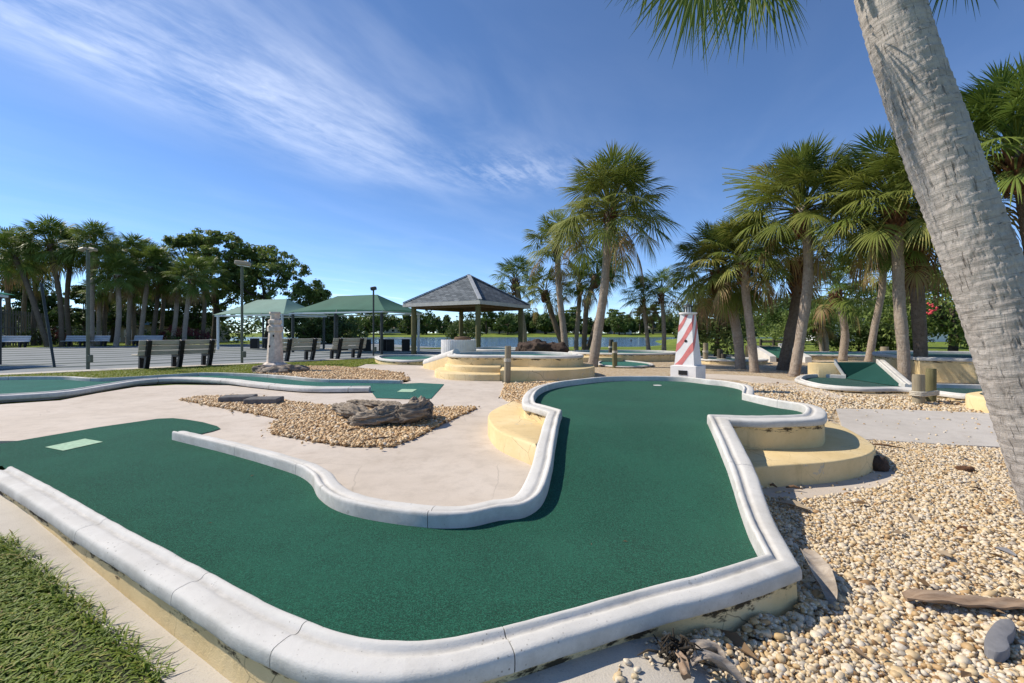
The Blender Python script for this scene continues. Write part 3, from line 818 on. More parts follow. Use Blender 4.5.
# --- back-left strip hole
bl = thing('golf_hole', 'long low mini golf strip with white kerbs curving across the left middle ground', 'golf hole', (-5.5, 9, 0))
front = [(-40, 404, .15), (0, 400.5, .15), (58, 396.5, .15), (97, 390.3, .15), (138, 383.8, .15), (176, 381.4, .15), (228, 383.2, .15), (266, 387.6, .15), (315, 391.6, .15), (371, 391.4, .15)]
FP = np.array([G(x, y, .0) for x, y, w in front]); nrm = vnorm(FP, False)
b = catmull(np.c_[FP, FP[:, :2]+nrm*.16], None, .12)
fi = b[:, :3]; fo = np.c_[b[:, 3:5], fi[:, 2]]
mb = MB(); jj = list(range(14, len(fi), 15)); kerb_mesh(mb, fi, fo, joints=jj, gap=.012, hs=1.2)
back = [(400, 383.8), (392, 383.6), (318, 382.2), (285, 379.2), (252, 376.8), (205, 375.6), (176, 377.2), (126, 380.3), (96, 381.6), (58, 379.6), (0, 380.2), (-60, 382)]
BP = np.array([G(x, y, .0) for x, y in back]); nrm = vnorm(BP, False)
b = catmull(np.c_[BP, BP[:, :2]+nrm*.15], None, .15); bi = b[:, :3]; bo = np.c_[b[:, 3:5], bi[:, 2]]
kerb_mesh(mb, bi, bo, joints=list(range(12, len(bi), 15)), gap=.012, hs=.9)
mb.build('kerb', M['white'], bl, 50)
tp = [G(x, y, 0)[:2] for x, y in [(376, 398), (405, 399), (431, 398.6), (438, 391), (444, 384.2), (420, 383)]]
poly = np.r_[fi[:, :2], tp, bi[:, :2]]
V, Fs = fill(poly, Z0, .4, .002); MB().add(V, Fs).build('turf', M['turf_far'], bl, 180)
MB().add(np.array([G(x, y, .006) for x, y in ((397, 391.8), (412, 392), (417, 389.2), (402, 389))]), [(0, 1, 2, 3)]).build('tee_mark', M['teemark'], bl, 0)

# --- yellow tiered hole in the middle
ty = thing('golf_hole', 'raised yellow mini golf hole with curved steps and a kidney shaped green', 'golf hole', (0, 11.5, 0))
TH = .43
kid = [(-1.40, 11.6), (-.85, 11.2), (-.2, 11.2), (.25, 11.1), (.8, 10.92), (1.35, 11.05), (1.62, 11.6), (1.5, 12.5), (.9, 13.2), (.1, 13.3), (-.8, 13.2), (-1.4, 12.6)]
raised_hole(ty, kid, TH, -.1, .2, .12)
low_l = [(-1.95, 12.1), (-1.92, 11.3), (-1.78, 10.75), (-1.45, 10.3), (-.95, 10.06), (-.263, 9.98), (-.263, 10.6), (-.263, 11.6), (-1.0, 12.4)]
MB().drum(catmull(low_l, [1, 0, 0, 0, 0, 1, 1, 1, 1], .1, True), -.1, .14, .02).build('step', M['yellow'], ty, 50)
mid_l = [(-1.72, 12.1), (-1.68, 11.4), (-1.42, 10.85), (-.98, 10.56), (-.264, 10.46), (-.264, 11.3), (-1.0, 12.4)]
MB().drum(catmull(mid_l, [1, 0, 0, 0, 1, 1, 1], .1, True), -.1, .27, .02).build('step', M['yellow'], ty, 50)
low_r = [(-.27, 11.6), (-.26, 10.03), (.4, 9.98), (1.0, 10.02), (1.55, 10.3), (1.95, 10.9), (2.08, 11.7), (1.9, 12.6), (1.0, 13.0)]
MB().drum(catmull(low_r, [1, 1, 0, 0, 0, 0, 0, 1, 1], .1, True), -.1, .235, .02).build('step', M['yellow'], ty, 50)
# sloping wing wall down to the lower green on the left
wing = np.array([(-1.47, 12.0), (-1.9, 12.6), (-2.5, 13.6), (-2.75, 14.6)]); wz = np.array([.50, .36, .16, .08])
ww = catmull(np.c_[wing, wz], None, .12)
n = vnorm(ww, False); a2 = np.c_[ww[:, :2]-n*.1, ww[:, 2]]; b2 = np.c_[ww[:, :2]+n*.1, ww[:, 2]]; N = len(ww)
V = np.r_[np.c_[a2[:, :2], np.full(N, -.1)], a2, b2, np.c_[b2[:, :2], np.full(N, -.1)]]
MB().add(V[:], [(r*N+i, r*N+i+1, (r+1)*N+i+1, (r+1)*N+i) for r in range(3) for i in range(N-1)]+[(0, N, 2*N, 3*N)[::1]], 0).build('wing_wall', M['yellow'], ty, 40)
mb = MB(); t_ = np.c_[ww[:, :2], ww[:, 2]+.02]; mb.tube(t_, .115, 10); mb.build('wing_coping', M['white'], ty, 60)

# --- low green by the gazebo
lg = thing('golf_hole', 'low green mini golf hole with white rim beside the left gazebo post', 'golf hole', (-3.8, 16.5, 0))
lgp = [G(x, y, .1)[:2] for x, y in [(382, 359.5), (395, 361), (410, 361.4), (424, 360.4)]]
lgp = np.r_[lgp, [(-2.75, 16.4), (-3.2, 18.6), (-4.2, 19.0), (-5.2, 18.6)]]
raised_hole(lg, lgp, .07, -.1, .16, .2)

# --- pale walled hole behind the middle one
bh = thing('golf_hole', 'raised pale yellow walled mini golf hole behind the kidney green under the gazebo edge', 'golf hole', (0, 17, 0))
raised_hole(bh, [(-1.1, 16.0), (.25, 16.0), (.35, 17.2), (.1, 18.2), (-1.2, 18.2)], .40, -.1, .14, .3)

# --- round yellow deck on the right by the water
rd = thing('golf_hole', 'round yellow walled mini golf green near the water left of the striped lighthouse', 'golf hole', (4.3, 18, 0))
th = np.linspace(0, 2*np.pi, 15)[:-1]
raised_hole(rd, np.c_[4.55+2.1*np.cos(th), 18.6+1.6*np.sin(th)], .22, -.1, .16, .3)
MB().drum(catmull([(2.0, 16.9), (3.0, 16.6), (4.0, 16.75), (4.4, 17.6), (3, 18.6), (1.9, 18.6)], None, .3, True), -.1, .16, .02).build('step', M['yellow'], rd, 50)
# --- flat putting green in front of it
fg = thing('golf_hole', 'flat flush putting green with a thin kerb below the round yellow deck', 'golf hole', (3.4, 15.3, 0))
fgp = [G(x, y, -.02)[:2] for x, y in [(600, 363.6), (612, 361.6), (640, 363.4), (650, 366.2), (630, 368), (605, 366.6)]]
raised_hole(fg, fgp, .0, -.1, .1, .25, hs=.5)

# --- ramp hole on the right
rh = thing('golf_hole', 'dark green mini golf hole with a short ramp and white kerbs behind the tied pilings', 'golf hole', (6.4, 8.4, -.05))
RZ = .0
def on(x, y, z): return tuple(G(x, y, z)[:2])
low = [on(802, 381.5, RZ), on(808, 384.8, RZ), on(830, 389.3, RZ), on(862, 391.4, RZ), on(905, 391.6, RZ), on(972, 399, RZ), (9.3, 7.9), (8.8, 8.5)]
low += [on(903, 387.6, RZ), on(845, 378.6, RZ), on(815, 377.6, RZ)]
P_ = np.array(low); P_ = np.r_[P_[9:], P_[:9]]                    # open between the last and the first point: the ramp joins there
n_ = vnorm(P_, False); sgn_ = 1
if np.sum(P_[:, 0]*np.roll(P_[:, 1], -1)-np.roll(P_[:, 0], -1)*P_[:, 1]) < 0: sgn_ = -1
b_ = catmull(np.c_[P_, P_+n_*sgn_*.13], None, .15); i3_ = np.c_[b_[:, :2], np.full(len(b_), RZ)]; o3_ = np.c_[b_[:, 2:], i3_[:, 2]]
kerb_mesh(MB(), i3_, o3_).build('kerb', M['white'], rh, 50)
wall_strip(MB(), i3_, o3_, i3_[:, 2]+.012, .025, .0, -.2).build('retaining_wall', M['yellow'], rh, 60)
V, Fs = fill(b_[:, :2], lambda x, y: np.full_like(x, RZ), .4, .002); MB().add(V, Fs).build('turf', M['turf_dark'], rh, 180)
A0, A1 = np.array(low[9]), np.array(low[8])            # foot of the ramp
rdv = np.array([A1-A0])[0]; rdn = np.array([-rdv[1], rdv[0]])/np.linalg.norm(rdv)
B0, B1 = np.array(on(834, 362.5, .36)), np.array(on(876, 363, .36))
V = np.array([[*A0, RZ+.01], [*A1, RZ+.01], [*B1, .36], [*B0, .36]])
MB().add(V, [(0, 1, 2, 3)]).build('ramp_turf', M['turf_dark'], rh, 0)
for P0, P1, s in ((A0, B0, -1), (A1, B1, 1)):
    u = (P1-P0)/np.linalg.norm(P1-P0); nn = np.array([u[1], -u[0]])*s*(1 if s > 0 else 1)
    k = 14; tt = np.linspace(-.06, 1.0, k)
    c3 = np.array([[*(P0+(P1-P0)*t), RZ+.36*np.clip(t, 0, 1)] for t in tt])
    sd = 1 if np.dot(nn, (P0-(A0+A1)/2)) > 0 else -1
    o3 = c3.copy(); o3[:, :2] += nn*sd*.17
    mb = kerb_mesh(MB(), c3, o3, hs=1.1); mb.build('ramp_kerb', M['white'], rh, 50)
    q = np.r_[np.c_[o3[:, :2]-nn*sd*.03, o3[:, 2]-.01], np.c_[o3[:, :2]-nn*sd*.03, np.full(k, -.2)]]
    MB().add(q, [(i, i+1, k+i+1, k+i) for i in range(k-1)]).build('retaining_wall', M['yellow'], rh, 60)
plat = [tuple(B0+(B0-A0)*.02+np.array([-.32, .05])), tuple(B1+(B1-A1)*.02+np.array([.22, 0])), tuple(B1+(B1-A1)*.35+np.array([.3, 0])), tuple(B0+(B0-A0)*.35+np.array([-.4, .2]))]
MB().drum(plat, -.2, .345, .02).build('platform', M['yellow'], rh, 50)
plat2 = np.array(plat).mean(0)+(np.array(plat)-np.array(plat).mean(0))*.86
V, Fs = fill(plat2, lambda x, y: np.full_like(x, .352), .5); MB().add(V, Fs).build('upper_turf', M['turf_dark'], rh, 0)

# --- raised deck with yellow wall behind the pilings at right
yd = thing('golf_hole', 'raised mini golf deck with stained yellow wall behind the tied pilings', 'golf hole', (9.5, 10.5, 0))
raised_hole(yd, [(9.35, 10.3), (11.2, 9.3), (14, 9.6), (15, 12), (12, 14), (10.2, 12.6)], .42, -.2, .16, .3, 'turf_dark', corner=[1, 0, 0, 0, 0, 0])
# --- low yellow kerb end peeking past the near trunk
ykb = thing('golf_hole', 'small yellow kerb end of a mini golf hole peeking out beside the near palm trunk', 'golf hole', (6.6, 6.2, -.1))
MB().drum(catmull([(6.52, 6.3), (6.8, 6.05), (7.6, 6.3), (7.8, 7.0), (6.8, 6.8)], None, .12, True), -.2, .16, .03).build('retaining_wall', M['yellow'], ykb, 50)
V, Fs = fill(catmull([(6.7, 6.35), (6.9, 6.2), (7.5, 6.45), (7.6, 6.8), (6.9, 6.7)], None, .1, True), lambda x, y: np.full_like(x, .166), .3)
MB().add(V, Fs).build('turf', M['turf_dark'], ykb, 0)

# --- far right ramp hole and its neighbours
fr = thing('golf_hole', 'small ramped mini golf hole with white sides between the right palms', 'golf hole', (9.6, 17, 0))
rA = [at(763, 357, 17)[:2], at(782, 358, 16.4)[:2]]
a0, a1 = np.array([9.85, 17.1]), np.array([10.65, 16.75]); up_ = np.array([.35, 2.1])
zr = (.12, .5)
V = np.array([[*a0, zr[0]], [*a1, zr[0]], [*(a1+up_), zr[1]], [*(a0+up_), zr[1]]])
MB().add(V, [(0, 1, 2, 3)]).build('ramp_turf', M['turf'], fr, 0)
for P0 in (a0, a1):
    sgn = -1 if P0 is a0 else 1
    u = np.array([1.4, -.6])/np.hypot(1.4, .6)*sgn*.02
    w = np.array([1.4, -.6])/np.hypot(1.4, .6)*sgn*.2
    p0, p1 = P0+u, P0+up_+u
    V = []
    for q, zz in ((p0-up_*.12, zr[0]+.06), (p0, zr[0]+.12), (p1, zr[1]+.12)):
        V += [(*q, -.1), (*q, zz), (*(q+w), zz), (*(q+w), -.1)]
    MB().add(V, [(0, 1, 2, 3), (8, 11, 10, 9)]+[(i*4+j, i*4+j+4, i*4+(j+1) % 4+4, i*4+(j+1) % 4) for i in range(2) for j in range(4)]).build('ramp_kerb', M['white'], fr, 30)
MB().drum([tuple(a0+up_+(-.3, .12)), tuple(a1+up_+(.3, .12)), tuple(a1+up_*1.5), tuple(a0+up_*1.5)], -.1, .5, .02).build('platform', M['yellow'], fr, 50)
fl = thing('golf_hole', 'low dark green putting strip with pale kerb between the lighthouse and the right palms', 'golf hole', (7.6, 16, 0))
raised_hole(fl, [(7.0, 15.9), (8.3, 15.6), (9.0, 16.6), (8.0, 17.6), (7.0, 17.2)], .07, -.1, .14, .25, 'turf_dark', hs=.8)
fw = thing('golf_hole', 'long low tan mini golf hole behind the right palms', 'golf hole', (14, 19, 0))
raised_hole(fw, [(11.6, 19.2), (13.5, 18.2), (16.5, 18.0), (18.2, 17.2), (19.5, 19), (16, 21), (12.5, 21)], .10, -.1, .16, .4, 'turf_far')
# ================================================================== GAZEBO
Fc = np.array([-1.40, 20.0]); ga = np.array([-.86, .51]); gb = np.array([.51, .86]); GS = 4.6; EZ = 2.5; AZ = 3.98
gz = thing('gazebo', 'square wooden gazebo with grey shingled pyramid roof on four posts by the lake', 'gazebo', (*(Fc+ga*GS/2+gb*GS/2), -.03))
gc = Fc+ga*GS/2+gb*GS/2
cor = [Fc, Fc+gb*GS, Fc+ga*GS+gb*GS, Fc+ga*GS]
mb = MB()
for i in range(4):
    p, q = cor[i], cor[(i+1) % 4]; L = GS; sl_len = math.hypot(GS/2, AZ-EZ)
    K = 10; V = []; UV = []; fs = []
    for r in range(K+1):
        t = r/K; a = p+(gc-p)*t; b = q+(gc-q)*t; z = EZ+(AZ-EZ)*t
        V += [(*a, z), (*b, z)]; UV += [(L*t/2, sl_len*t, 0), (L-L*t/2, sl_len*t, 0)]
    for r in range(K): fs.append((2*r, 2*r+1, 2*r+3, 2*r+2))
    mb.add(V, fs, tuv=np.array(UV)+np.array([i*5.1, 0, 0]))
mb.build('roof', M['shingle'], gz, 20)
mb = MB()
for p in cor: mb.bar((*p, EZ+.035), (*gc, AZ+.035), .17, .045)
mb.build('hip_cap', M['hip'], gz, 30)
mb = MB()
for i in range(4):
    p, q = cor[i], cor[(i+1) % 4]; mb.bar((*p, EZ-.09), (*q, EZ-.09), .04, .17)
mb.build('fascia', M['fascia'], gz, 30)
mb = MB(); k = [gc+(p-gc)*.99 for p in cor]
mb.add([(*p, EZ-.14) for p in k]+[(*gc, EZ+.75)], [(1, 0, 4), (2, 1, 4), (3, 2, 4), (0, 3, 4)])
for i in range(4):
    for t in (.2, .4, .6, .8):
        a = k[i]+(k[(i+1) % 4]-k[i])*t; b = gc+(a-gc)*.25; mb.bar((*a, EZ-.12), (*b, EZ+.5), .04, .09)
mb.build('rafters', M['soffit'], gz, 20)
mb = MB()
for i in range(4):
    a = gc+(cor[i]-gc)*.84; b = gc+(cor[(i+1) % 4]-gc)*.84; mb.bar((*a, EZ-.17), (*b, EZ-.17), .09, .2)
mb.build('beam', M['soffit'], gz, 20)
for p in cor:
    q = gc+(p-gc)*.84
    mb = MB(); mb.tube([(*q, z) for z in np.linspace(-.1, EZ-.1, 14)], .125, 14, noise=lambda a, s, i: .03*np.sin(3*a+i)); mb.build('post', M['piling_green'], gz, 60)

# white planked round planter and what stands round it
wp = thing('round_planter', 'white vertically planked round planter with brown lid behind the yellow steps', 'planter', (-1.75, 14.9, -.03))
mb = MB()
for i in range(44):
    a = 2*np.pi*i/44; c = np.array([-1.75+.56*math.cos(a), 14.95+.56*math.sin(a)])
    mb.box((*c, .39), (.03, .077, .88), rz=a, bevel=.006)
mb.lathe([(.545, -.05), (.545, .74)], (-1.75, 14.95, 0), 32)
mb.build('planks', M['lighthouse'], wp, 30)
mb = MB(); mb.lathe([(.27, .75), (.28, .88), (.25, .92), (.1, .93), (.01, .935)], (-1.62, 14.95, 0), 24); mb.build('lid', M['soffit'], wp, 40)

def boulder(label, c, rad, mat, seed, group=None, name='boulder', amp=.22):
    mb = MB().blob(c, rad, 44, 26, amp*1.3, 2.0, seed); o = mb.build(name, M[mat], None, 60, origin=(c[0], c[1], c[2]-rad[2]*.8)); tag(o, label, 'rock', group); return o
boulder('dark brown boulder left of three behind the kidney shaped green', at(536, 351, 14.6), (.46, .5, .36), 'rock_dark', 3, 'dark boulders behind the kidney green')
boulder('dark brown boulder in the middle of three behind the kidney shaped green', at(552, 352, 15.0), (.44, .45, .36), 'rock_dark', 5, 'dark boulders behind the kidney green')
boulder('lowest dark brown boulder at the right foot of the leaning palms', at(526, 351, 14.9), (.32, .4, .30), 'rock_dark', 8, 'dark boulders behind the kidney green')

# ================================================================== SHADE CANOPIES
def canopy(label, c, ux, uy, lx, ly, ez, rz_, ridge, mat, postmat, posts, sag=.12):
    """hip shaped stretched shade cloth; c centre, ux/uy axes, ridge half-length"""
    root = thing('shade_canopy', label, 'canopy', (c[0], c[1], -.03))
    ux = np.array(ux)/np.linalg.norm(ux); uy = np.array([-ux[1], ux[0]]); c = np.array(c)
    C4 = [(-lx, -ly), (lx, -ly), (lx, ly), (-lx, ly)]; K = 10
    mb = MB()
    def P(a, b, z): return (*(c+ux*a+uy*b), z)
    R0, R1 = (-ridge, 0), (ridge, 0)
    for i, (r0, r1) in enumerate(((R0, R1), (R1, R1), (R1, R0), (R0, R0))):
        p, q = np.array(C4[i]), np.array(C4[(i+1) % 4]); V = []
        for r in range(K+1):
            t = r/K
            for s in range(K+1):
                u = s/K
                a = (p+(q-p)*u)*(1-t)+(np.array(r0)+(np.array(r1)-np.array(r0))*u)*t
                inw = .10*math.sin(math.pi*u)*(1-t)        # scalloped edge
                a = a*(1-inw*.55)
                z = ez+(rz_-ez)*t-sag*math.sin(math.pi*t)*(.4+.6*math.sin(math.pi*u))+.10*math.sin(math.pi*u)*(1-t)
                V.append(P(a[0], a[1], z))
        mb.add(V, [(r*(K+1)+s, r*(K+1)+s+1, (r+1)*(K+1)+s+1, (r+1)*(K+1)+s) for r in range(K) for s in range(K)])
    mb.build('shade_cloth', M[mat], root, 180)
    mb = MB()
    for i in range(4):
        a, b = C4[i], C4[(i+1) % 4]; mb.bar(P(a[0]*.95, a[1]*.95, ez-.06), P(b[0]*.95, b[1]*.95, ez-.06), .07, .07)
    for a in C4: mb.bar(P(a[0]*.95, a[1]*.95, ez-.06), P(math.copysign(ridge, a[0]), 0, rz_-.08), .06, .06)
    mb.build('frame', M['metal_white'], root, 30)
    for a, m in zip([(-.9, -.9), (.9, -.9), (.9, .9), (-.9, .9)]+[(0, -.9), (0, .9)], posts):
        if m is None: continue
        mb = MB(); x = P(a[0]*lx, a[1]*ly, 0); mb.tube([(x[0], x[1], -.1), (x[0], x[1], ez-.03)], .075, 12); mb.build('post', M[m], root, 60)
    return root
# second (larger, right) canopy
canopy('large dark green hip shaped shade canopy nearest the lake left of the gazebo', (-8.64, 25.35), (.93, -.36), None, 3.25, 1.85, 2.17, 3.15, 1.36, 'canopy', 'metal_white', ['metal_dark', 'metal_dark', 'metal_white', 'metal_dark', 'metal_dark', None])
canopy('pale green shade canopy beyond the court in front of the big dark tree', (-15.7, 29.75), (.93, -.36), None, 3.05, 1.85, 2.2, 3.25, 1.3, 'canopy_pale', 'metal_white', ['metal_white', 'metal_white', 'metal_dark', 'metal_dark', None, None])
canopy('teal green shade canopy corner at the left edge over the court', (-19.5, 12.6), (1, 0.15), None, 2.9, 2.6, 2.35, 3.4, 1.0, 'teal', 'metal_dark', [None, 'metal_dark', 'metal_dark', None, None, None], sag=.3)

# ================================================================== BENCHES
def make_bench(label, n_sup, W, loc, rz, mat='plank', sup='black', group='wooden slat benches round the court'):
    root = thing('park_bench', label, 'bench', (0, 0, 0), group); root['_base'] = [0, 0, 0]
    mb = MB()   # local: x along the bench, +y is the sitting side, back at y=0
    for k in range(3): mb.box((0, -.105+.042*k, .80-.155*k), (W, .035, .138), rx=R(15), bevel=.008)
    o = mb.build('backrest', M[mat], root, 30)
    mb = MB()
    for k in range(3): mb.box((0, .13+.14*k, .435), (W, .125, .035), bevel=.008)
    mb.build('seat', M[mat], root, 30)
    xs = np.linspace(-W/2+.22, W/2-.16, n_sup) if n_sup > 2 else (-W/2+.3, W/2-.3)
    for x in xs:
        mb = MB()
        mb.bar((x, .06, .0), (x, -.09, .42), .11, .14, bevel=.008); mb.bar((x, -.06, .36), (x, -.20, .87), .11, .13, bevel=.008)
        mb.bar((x, -.06, .38), (x, .48, .38), .10, .085, bevel=.008); mb.bar((x, .43, .0), (x, .40, .36), .11, .12, bevel=.008)
        mb.build('support', M[sup], root, 30)
    root.location = loc; root.rotation_euler = (0, 0, rz)
    return root
bang = math.atan2(.733, .68)
p0 = G(139, 369.0, -.03); p1 = G(213, 366.8, -.03)
# rear seen from the camera, sitting side to the court
def bench_px(xa, ya, xb, yb, label, n):
    a = G(xa, ya, -.03)[:2]; b = G(xb, yb, -.03)[:2]; u_ = np.array([math.cos(R(57)), math.sin(R(57))]); k = (xb-CX)/F
    t_ = (k*a[1]-a[0])/(u_[0]-k*u_[1]); c = a+u_*t_/2
    return make_bench(label, n, float(t_)+.12, (c[0], c[1], -.03), R(57))
bench_px(140, 370.2, 213, 367.5, 'longest grey slat bench with three black supports, seen from behind on the grass strip', 3)
bench_px(281, 362.3, 318, 360.8, 'grey slat bench with black supports right behind the stone obelisk', 2)
bench_px(333, 359.8, 364, 358.4, 'grey slat bench with black supports nearest the lake, right of the obelisk bench', 2)
def far_bench(x, y, W, rz, label): make_bench(label, 2, W, (x, y, -.03), rz, 'plank_pale', 'black', 'pale benches on the far side of the court')
far_bench(*at(14, 345, 34)[:2], 2.2, R(184), 'pale bench below the wooden fence at the far left of the court')
far_bench(*at(77, 344.5, 36.5)[:2], 1.75, R(184), 'pale bench between the palms, left one of the close pair beyond the court')
far_bench(*at(98, 344.5, 37)[:2], 1.75, R(184), 'pale bench just right of the thin green lamp post beyond the court')
far_bench(*at(148, 344, 38.5)[:2], 2.3, R(184), 'pale bench seen just above the longest slat bench beyond the court')
# dark lakeside picnic tables under the canopy
def picnic(x, y, rz, label):
    root = thing('picnic_table', label, 'table', (x, y, -.03), 'dark tables under the shade canopies'); root['_base'] = [0, 0, 0]
    root.location = (x, y, -.03); root.rotation_euler = (0, 0, rz)
    MB().box((0, 0, .74), (1.5, .7, .05), bevel=.01).build('table_top', M['plank_pale'], root, 30)
    for s in (-1, 1):
        MB().box((.45*s, 0, .35), (.45, .5, .70), bevel=.02).build('pedestal', M['black'], root, 30)
picnic(*at(375, 350, 27.3)[:2], .3, 'dark pedestal table under the large dark green canopy, middle one')
picnic(*at(352, 350, 28)[:2], .3, 'dark pedestal table under the large dark green canopy, leftmost one')
picnic(*at(398, 350, 27)[:2], .3, 'dark pedestal table under the large dark green canopy, right by its white post')
picnic(*at(262, 349, 31)[:2], .2, 'dark pedestal table in the shade of the pale green canopy')

# ================================================================== LAMPS AND POLES
def lamp(px, py, topy, label, head, r=.05, mat='metal_green', d=None):
    b = G(px, py, -.02) if d is None else np.array([*at(px, py, d)[:2], -.03])
    top = CAMH+(HY-topy)*b[1]/F
    root = thing('lamp_post', label, 'lamp post', b, 'lamp posts round the court')
    MB().tube([(b[0], b[1], z) for z in np.linspace(-.1, top, 6)], r, 12).build('pole', M[mat], root, 60)
    if head == 'box':
        mb = MB(); mb.box((b[0]+.03, b[1], top+.06), (.46, .28, .15), rz=.15, ry=R(6), bevel=.03); h = mb.build('lamp_head', M['lamp'], root, 30)
        MB().box((b[0]+.05, b[1], top-.035), (.36, .20, .02), rz=.15, ry=R(6)).build('lens', M['glass'], h, 30)
    elif head == 'twin':
        for s in (-1, 1):
            mb = MB(); mb.box((b[0]+.15*s, b[1], top+.02), (.20, .16, .09), ry=R(14*s), bevel=.03); mb.bar((b[0], b[1], top-.06), (b[0]+.15*s, b[1], top), .04, .04); mb.build('lamp_head', M['lamp'], root, 30)
    elif head == 'small':
        mb = MB(); mb.box((b[0]+.0, b[1], top+.07), (.26, .2, .16), ry=R(-10), bevel=.03); mb.build('lamp_head', M['metal_dark'], root, 30)
    mb = MB(); mb.box((b[0]+.09, b[1]-.02, .3), (.1, .1, .22), bevel=.015); mb.build('junction_box', M['metal_green'], root, 30)
    return root
lamp(88, 369.5, 250, 'tall dull green lamp post with twin floodlights left of the longest bench', 'twin', .045)
lamp(242, 363.5, 265, 'green lamp post with a tan shoebox head beside the obelisk', 'box', .042)
lamp(373.5, 356, 290, 'thin dark lamp post with a small head before the large green canopy', 'small', .04, 'metal_dark')
mb = MB(); b0 = G(55, 368, -.03); tt = np.linspace(0, 1, 8)
mb.tube([(b0[0]-1.05*t, b0[1]+.6*t, -.1+2.75*t) for t in tt], np.linspace(.034, .04, 8), 10)
tag(mb.build('leaning_pole', M['metal_dark'], None, 60, origin=b0), 'thin dark pole leaning left over the near edge of the court', 'pole')

# ================================================================== OBELISK, LIGHTHOUSE
ob = G(275, 371.5, -.02); s = ob[1]/F
obr = thing('stone_lighthouse', 'pinkish cast stone model lighthouse standing on rocks by the grass strip', 'statue', ob)
x, y, z = ob
def oct_tower(prof, n=8, rot=np.pi/8):
    mb = MB(); V = []
    for r, h in prof:
        for k in range(n): a = 2*np.pi*k/n+rot; V.append((x+r*math.cos(a), y+r*math.sin(a), z+h))
    m = len(prof); return mb.add(V, [(i*n+j, i*n+(j+1) % n, (i+1)*n+(j+1) % n, (i+1)*n+j) for i in range(m-1) for j in range(n)]+[tuple((m-1)*n+j for j in range(n))])
H_ = (371.5-312)*s
oct_tower([(.40, -.05), (.40, .09), (.33, .12), (.33, .2), (.22, .26)]).build('base', M['stone'], obr, 20)
oct_tower([(.215, .26), (.165, H_*.66), (.20, H_*.68), (.205, H_*.75), (.15, H_*.78)]).build('tower', M['stone'], obr, 20)
oct_tower([(.15, H_*.78), (.15, H_*.80), (.175, H_*.81), (.175, H_*.86), (.12, H_*.88), (.12, H_*.96), (.15, H_*.97), (.14, H_*1.0)]).build('lantern', M['stone'], obr, 20)
for k, (a, h) in enumerate(((-1.9, .55), (-1.3, .9), (-1.9, 1.2))):
    MB().box((x+.185*math.cos(a), y+.185*math.sin(a), z+h*H_*.5+.25), (.035, .02, .06), rz=a+np.pi/2).build('window', M['grime'], obr, 20)
for i, (px, py, r) in enumerate(((262, 372.5, .19), (269, 374, .16), (277, 374.5, .2), (286, 373.5, .22), (296, 373, .2), (302, 372.2, .15))):
    p = G(px, py, -.02); lab = ['leftmost pale rock at the foot of the stone model lighthouse', 'second rock from the left at the foot of the stone model lighthouse', 'rock right in front of the stone model lighthouse', 'rock just right of centre at the stone model lighthouse foot', 'second rock from the right beside the stone model lighthouse', 'rightmost small rock beside the stone model lighthouse'][i]
    boulder(lab, (p[0], p[1], p[2]+r*.3), (r*1.5, r, r*.75), 'rock', 20+i, 'rocks at the stone lighthouse foot', 'rock')

lb = np.array([*at(688, 378, 8.55)[:2], -.05]); lx, ly = lb[0], lb[1]
lh = thing('model_lighthouse', 'white model lighthouse with faded red diagonal stripes behind the round upper green', 'lighthouse', lb)
k_ = ly/F; hb, ht = .02, CAMH+(HY-314.5)*k_
RB, RT = .262, .15
N = 4; RO = R(-88)
def oct_ring(r, h): return [(lx+r*math.cos(2*np.pi*j/N+RO), ly+r*math.sin(2*np.pi*j/N+RO), h) for j in range(N)]
plz = .44
mb = MB(); V = oct_ring(RB*1.28, -.1)+oct_ring(RB*1.28, plz)+oct_ring(RB*1.0, plz+.015)
mb.add(V, [(i*N+j, i*N+(j+1) % N, (i+1)*N+(j+1) % N, (i+1)*N+j) for i in range(2) for j in range(N)]+[tuple(2*N+j for j in range(N))])
mb.build('plinth', M['lighthouse'], lh, 20)
mb = MB(); V = oct_ring(RB, plz)+oct_ring(RT, ht); mb.add(V, [(j, (j+1) % N, N+(j+1) % N, N+j) for j in range(N)]+[tuple(N+j for j in range(N))])
mb.build('tower', M['lighthouse'], lh, 20)
# painted spiral stripes: thin bands standing 3 mm proud of every face they cross
def tower_pt(ang, h, off=.003):
    t = (h-plz)/(ht-plz); r = RB+(RT-RB)*t
    a = (ang-RO) % (2*np.pi/N); apo = math.cos(np.pi/N)/math.cos(a-np.pi/N)
    rr = r*apo+off; return (lx+rr*math.cos(ang), ly+rr*math.sin(ang), h)
fx = R(-133)
for k, (hc, w) in enumerate(((plz+.15, .16), (plz+.54, .15), (plz+.90, .13))):
    a0, a1 = fx-1.9, fx+3.1; Ks = 400; V = []; fs = []; ok = []
    for q in range(Ks+1):
        a = a0+(a1-a0)*q/Ks; h = hc+.27*(a-fx)
        l_, u_ = h-w/2, h+w/2
        good = u_ > plz+.02 and l_ < ht-.015
        l_, u_ = np.clip(l_, plz+.02, ht-.012), np.clip(u_, plz+.02, ht-.012)
        V += [tower_pt(a, l_), tower_pt(a, u_)]; ok.append(good and u_-l_ > .004)
    for q in range(Ks):
        if ok[q] and ok[q+1]: fs.append((2*q, 2*q+2, 2*q+3, 2*q+1))
    if fs:
        MB().add(V, fs).build('red_stripe', M['red'], lh, 20)
mb = MB(); c = (lx, ly, 0)
mb.lathe([(RT*1.02, ht), (RT*1.08, ht+.015), (RT*1.08, ht+.035), (RT*.6, ht+.04)], c, 16); mb.build('gallery', M['lighthouse'], lh, 30)
mb = MB(); mb.lathe([(.062, ht+.04), (.062, ht+.14)], c, 12); la = mb.build('lantern', M['glass'], lh, 40)
mb = MB()
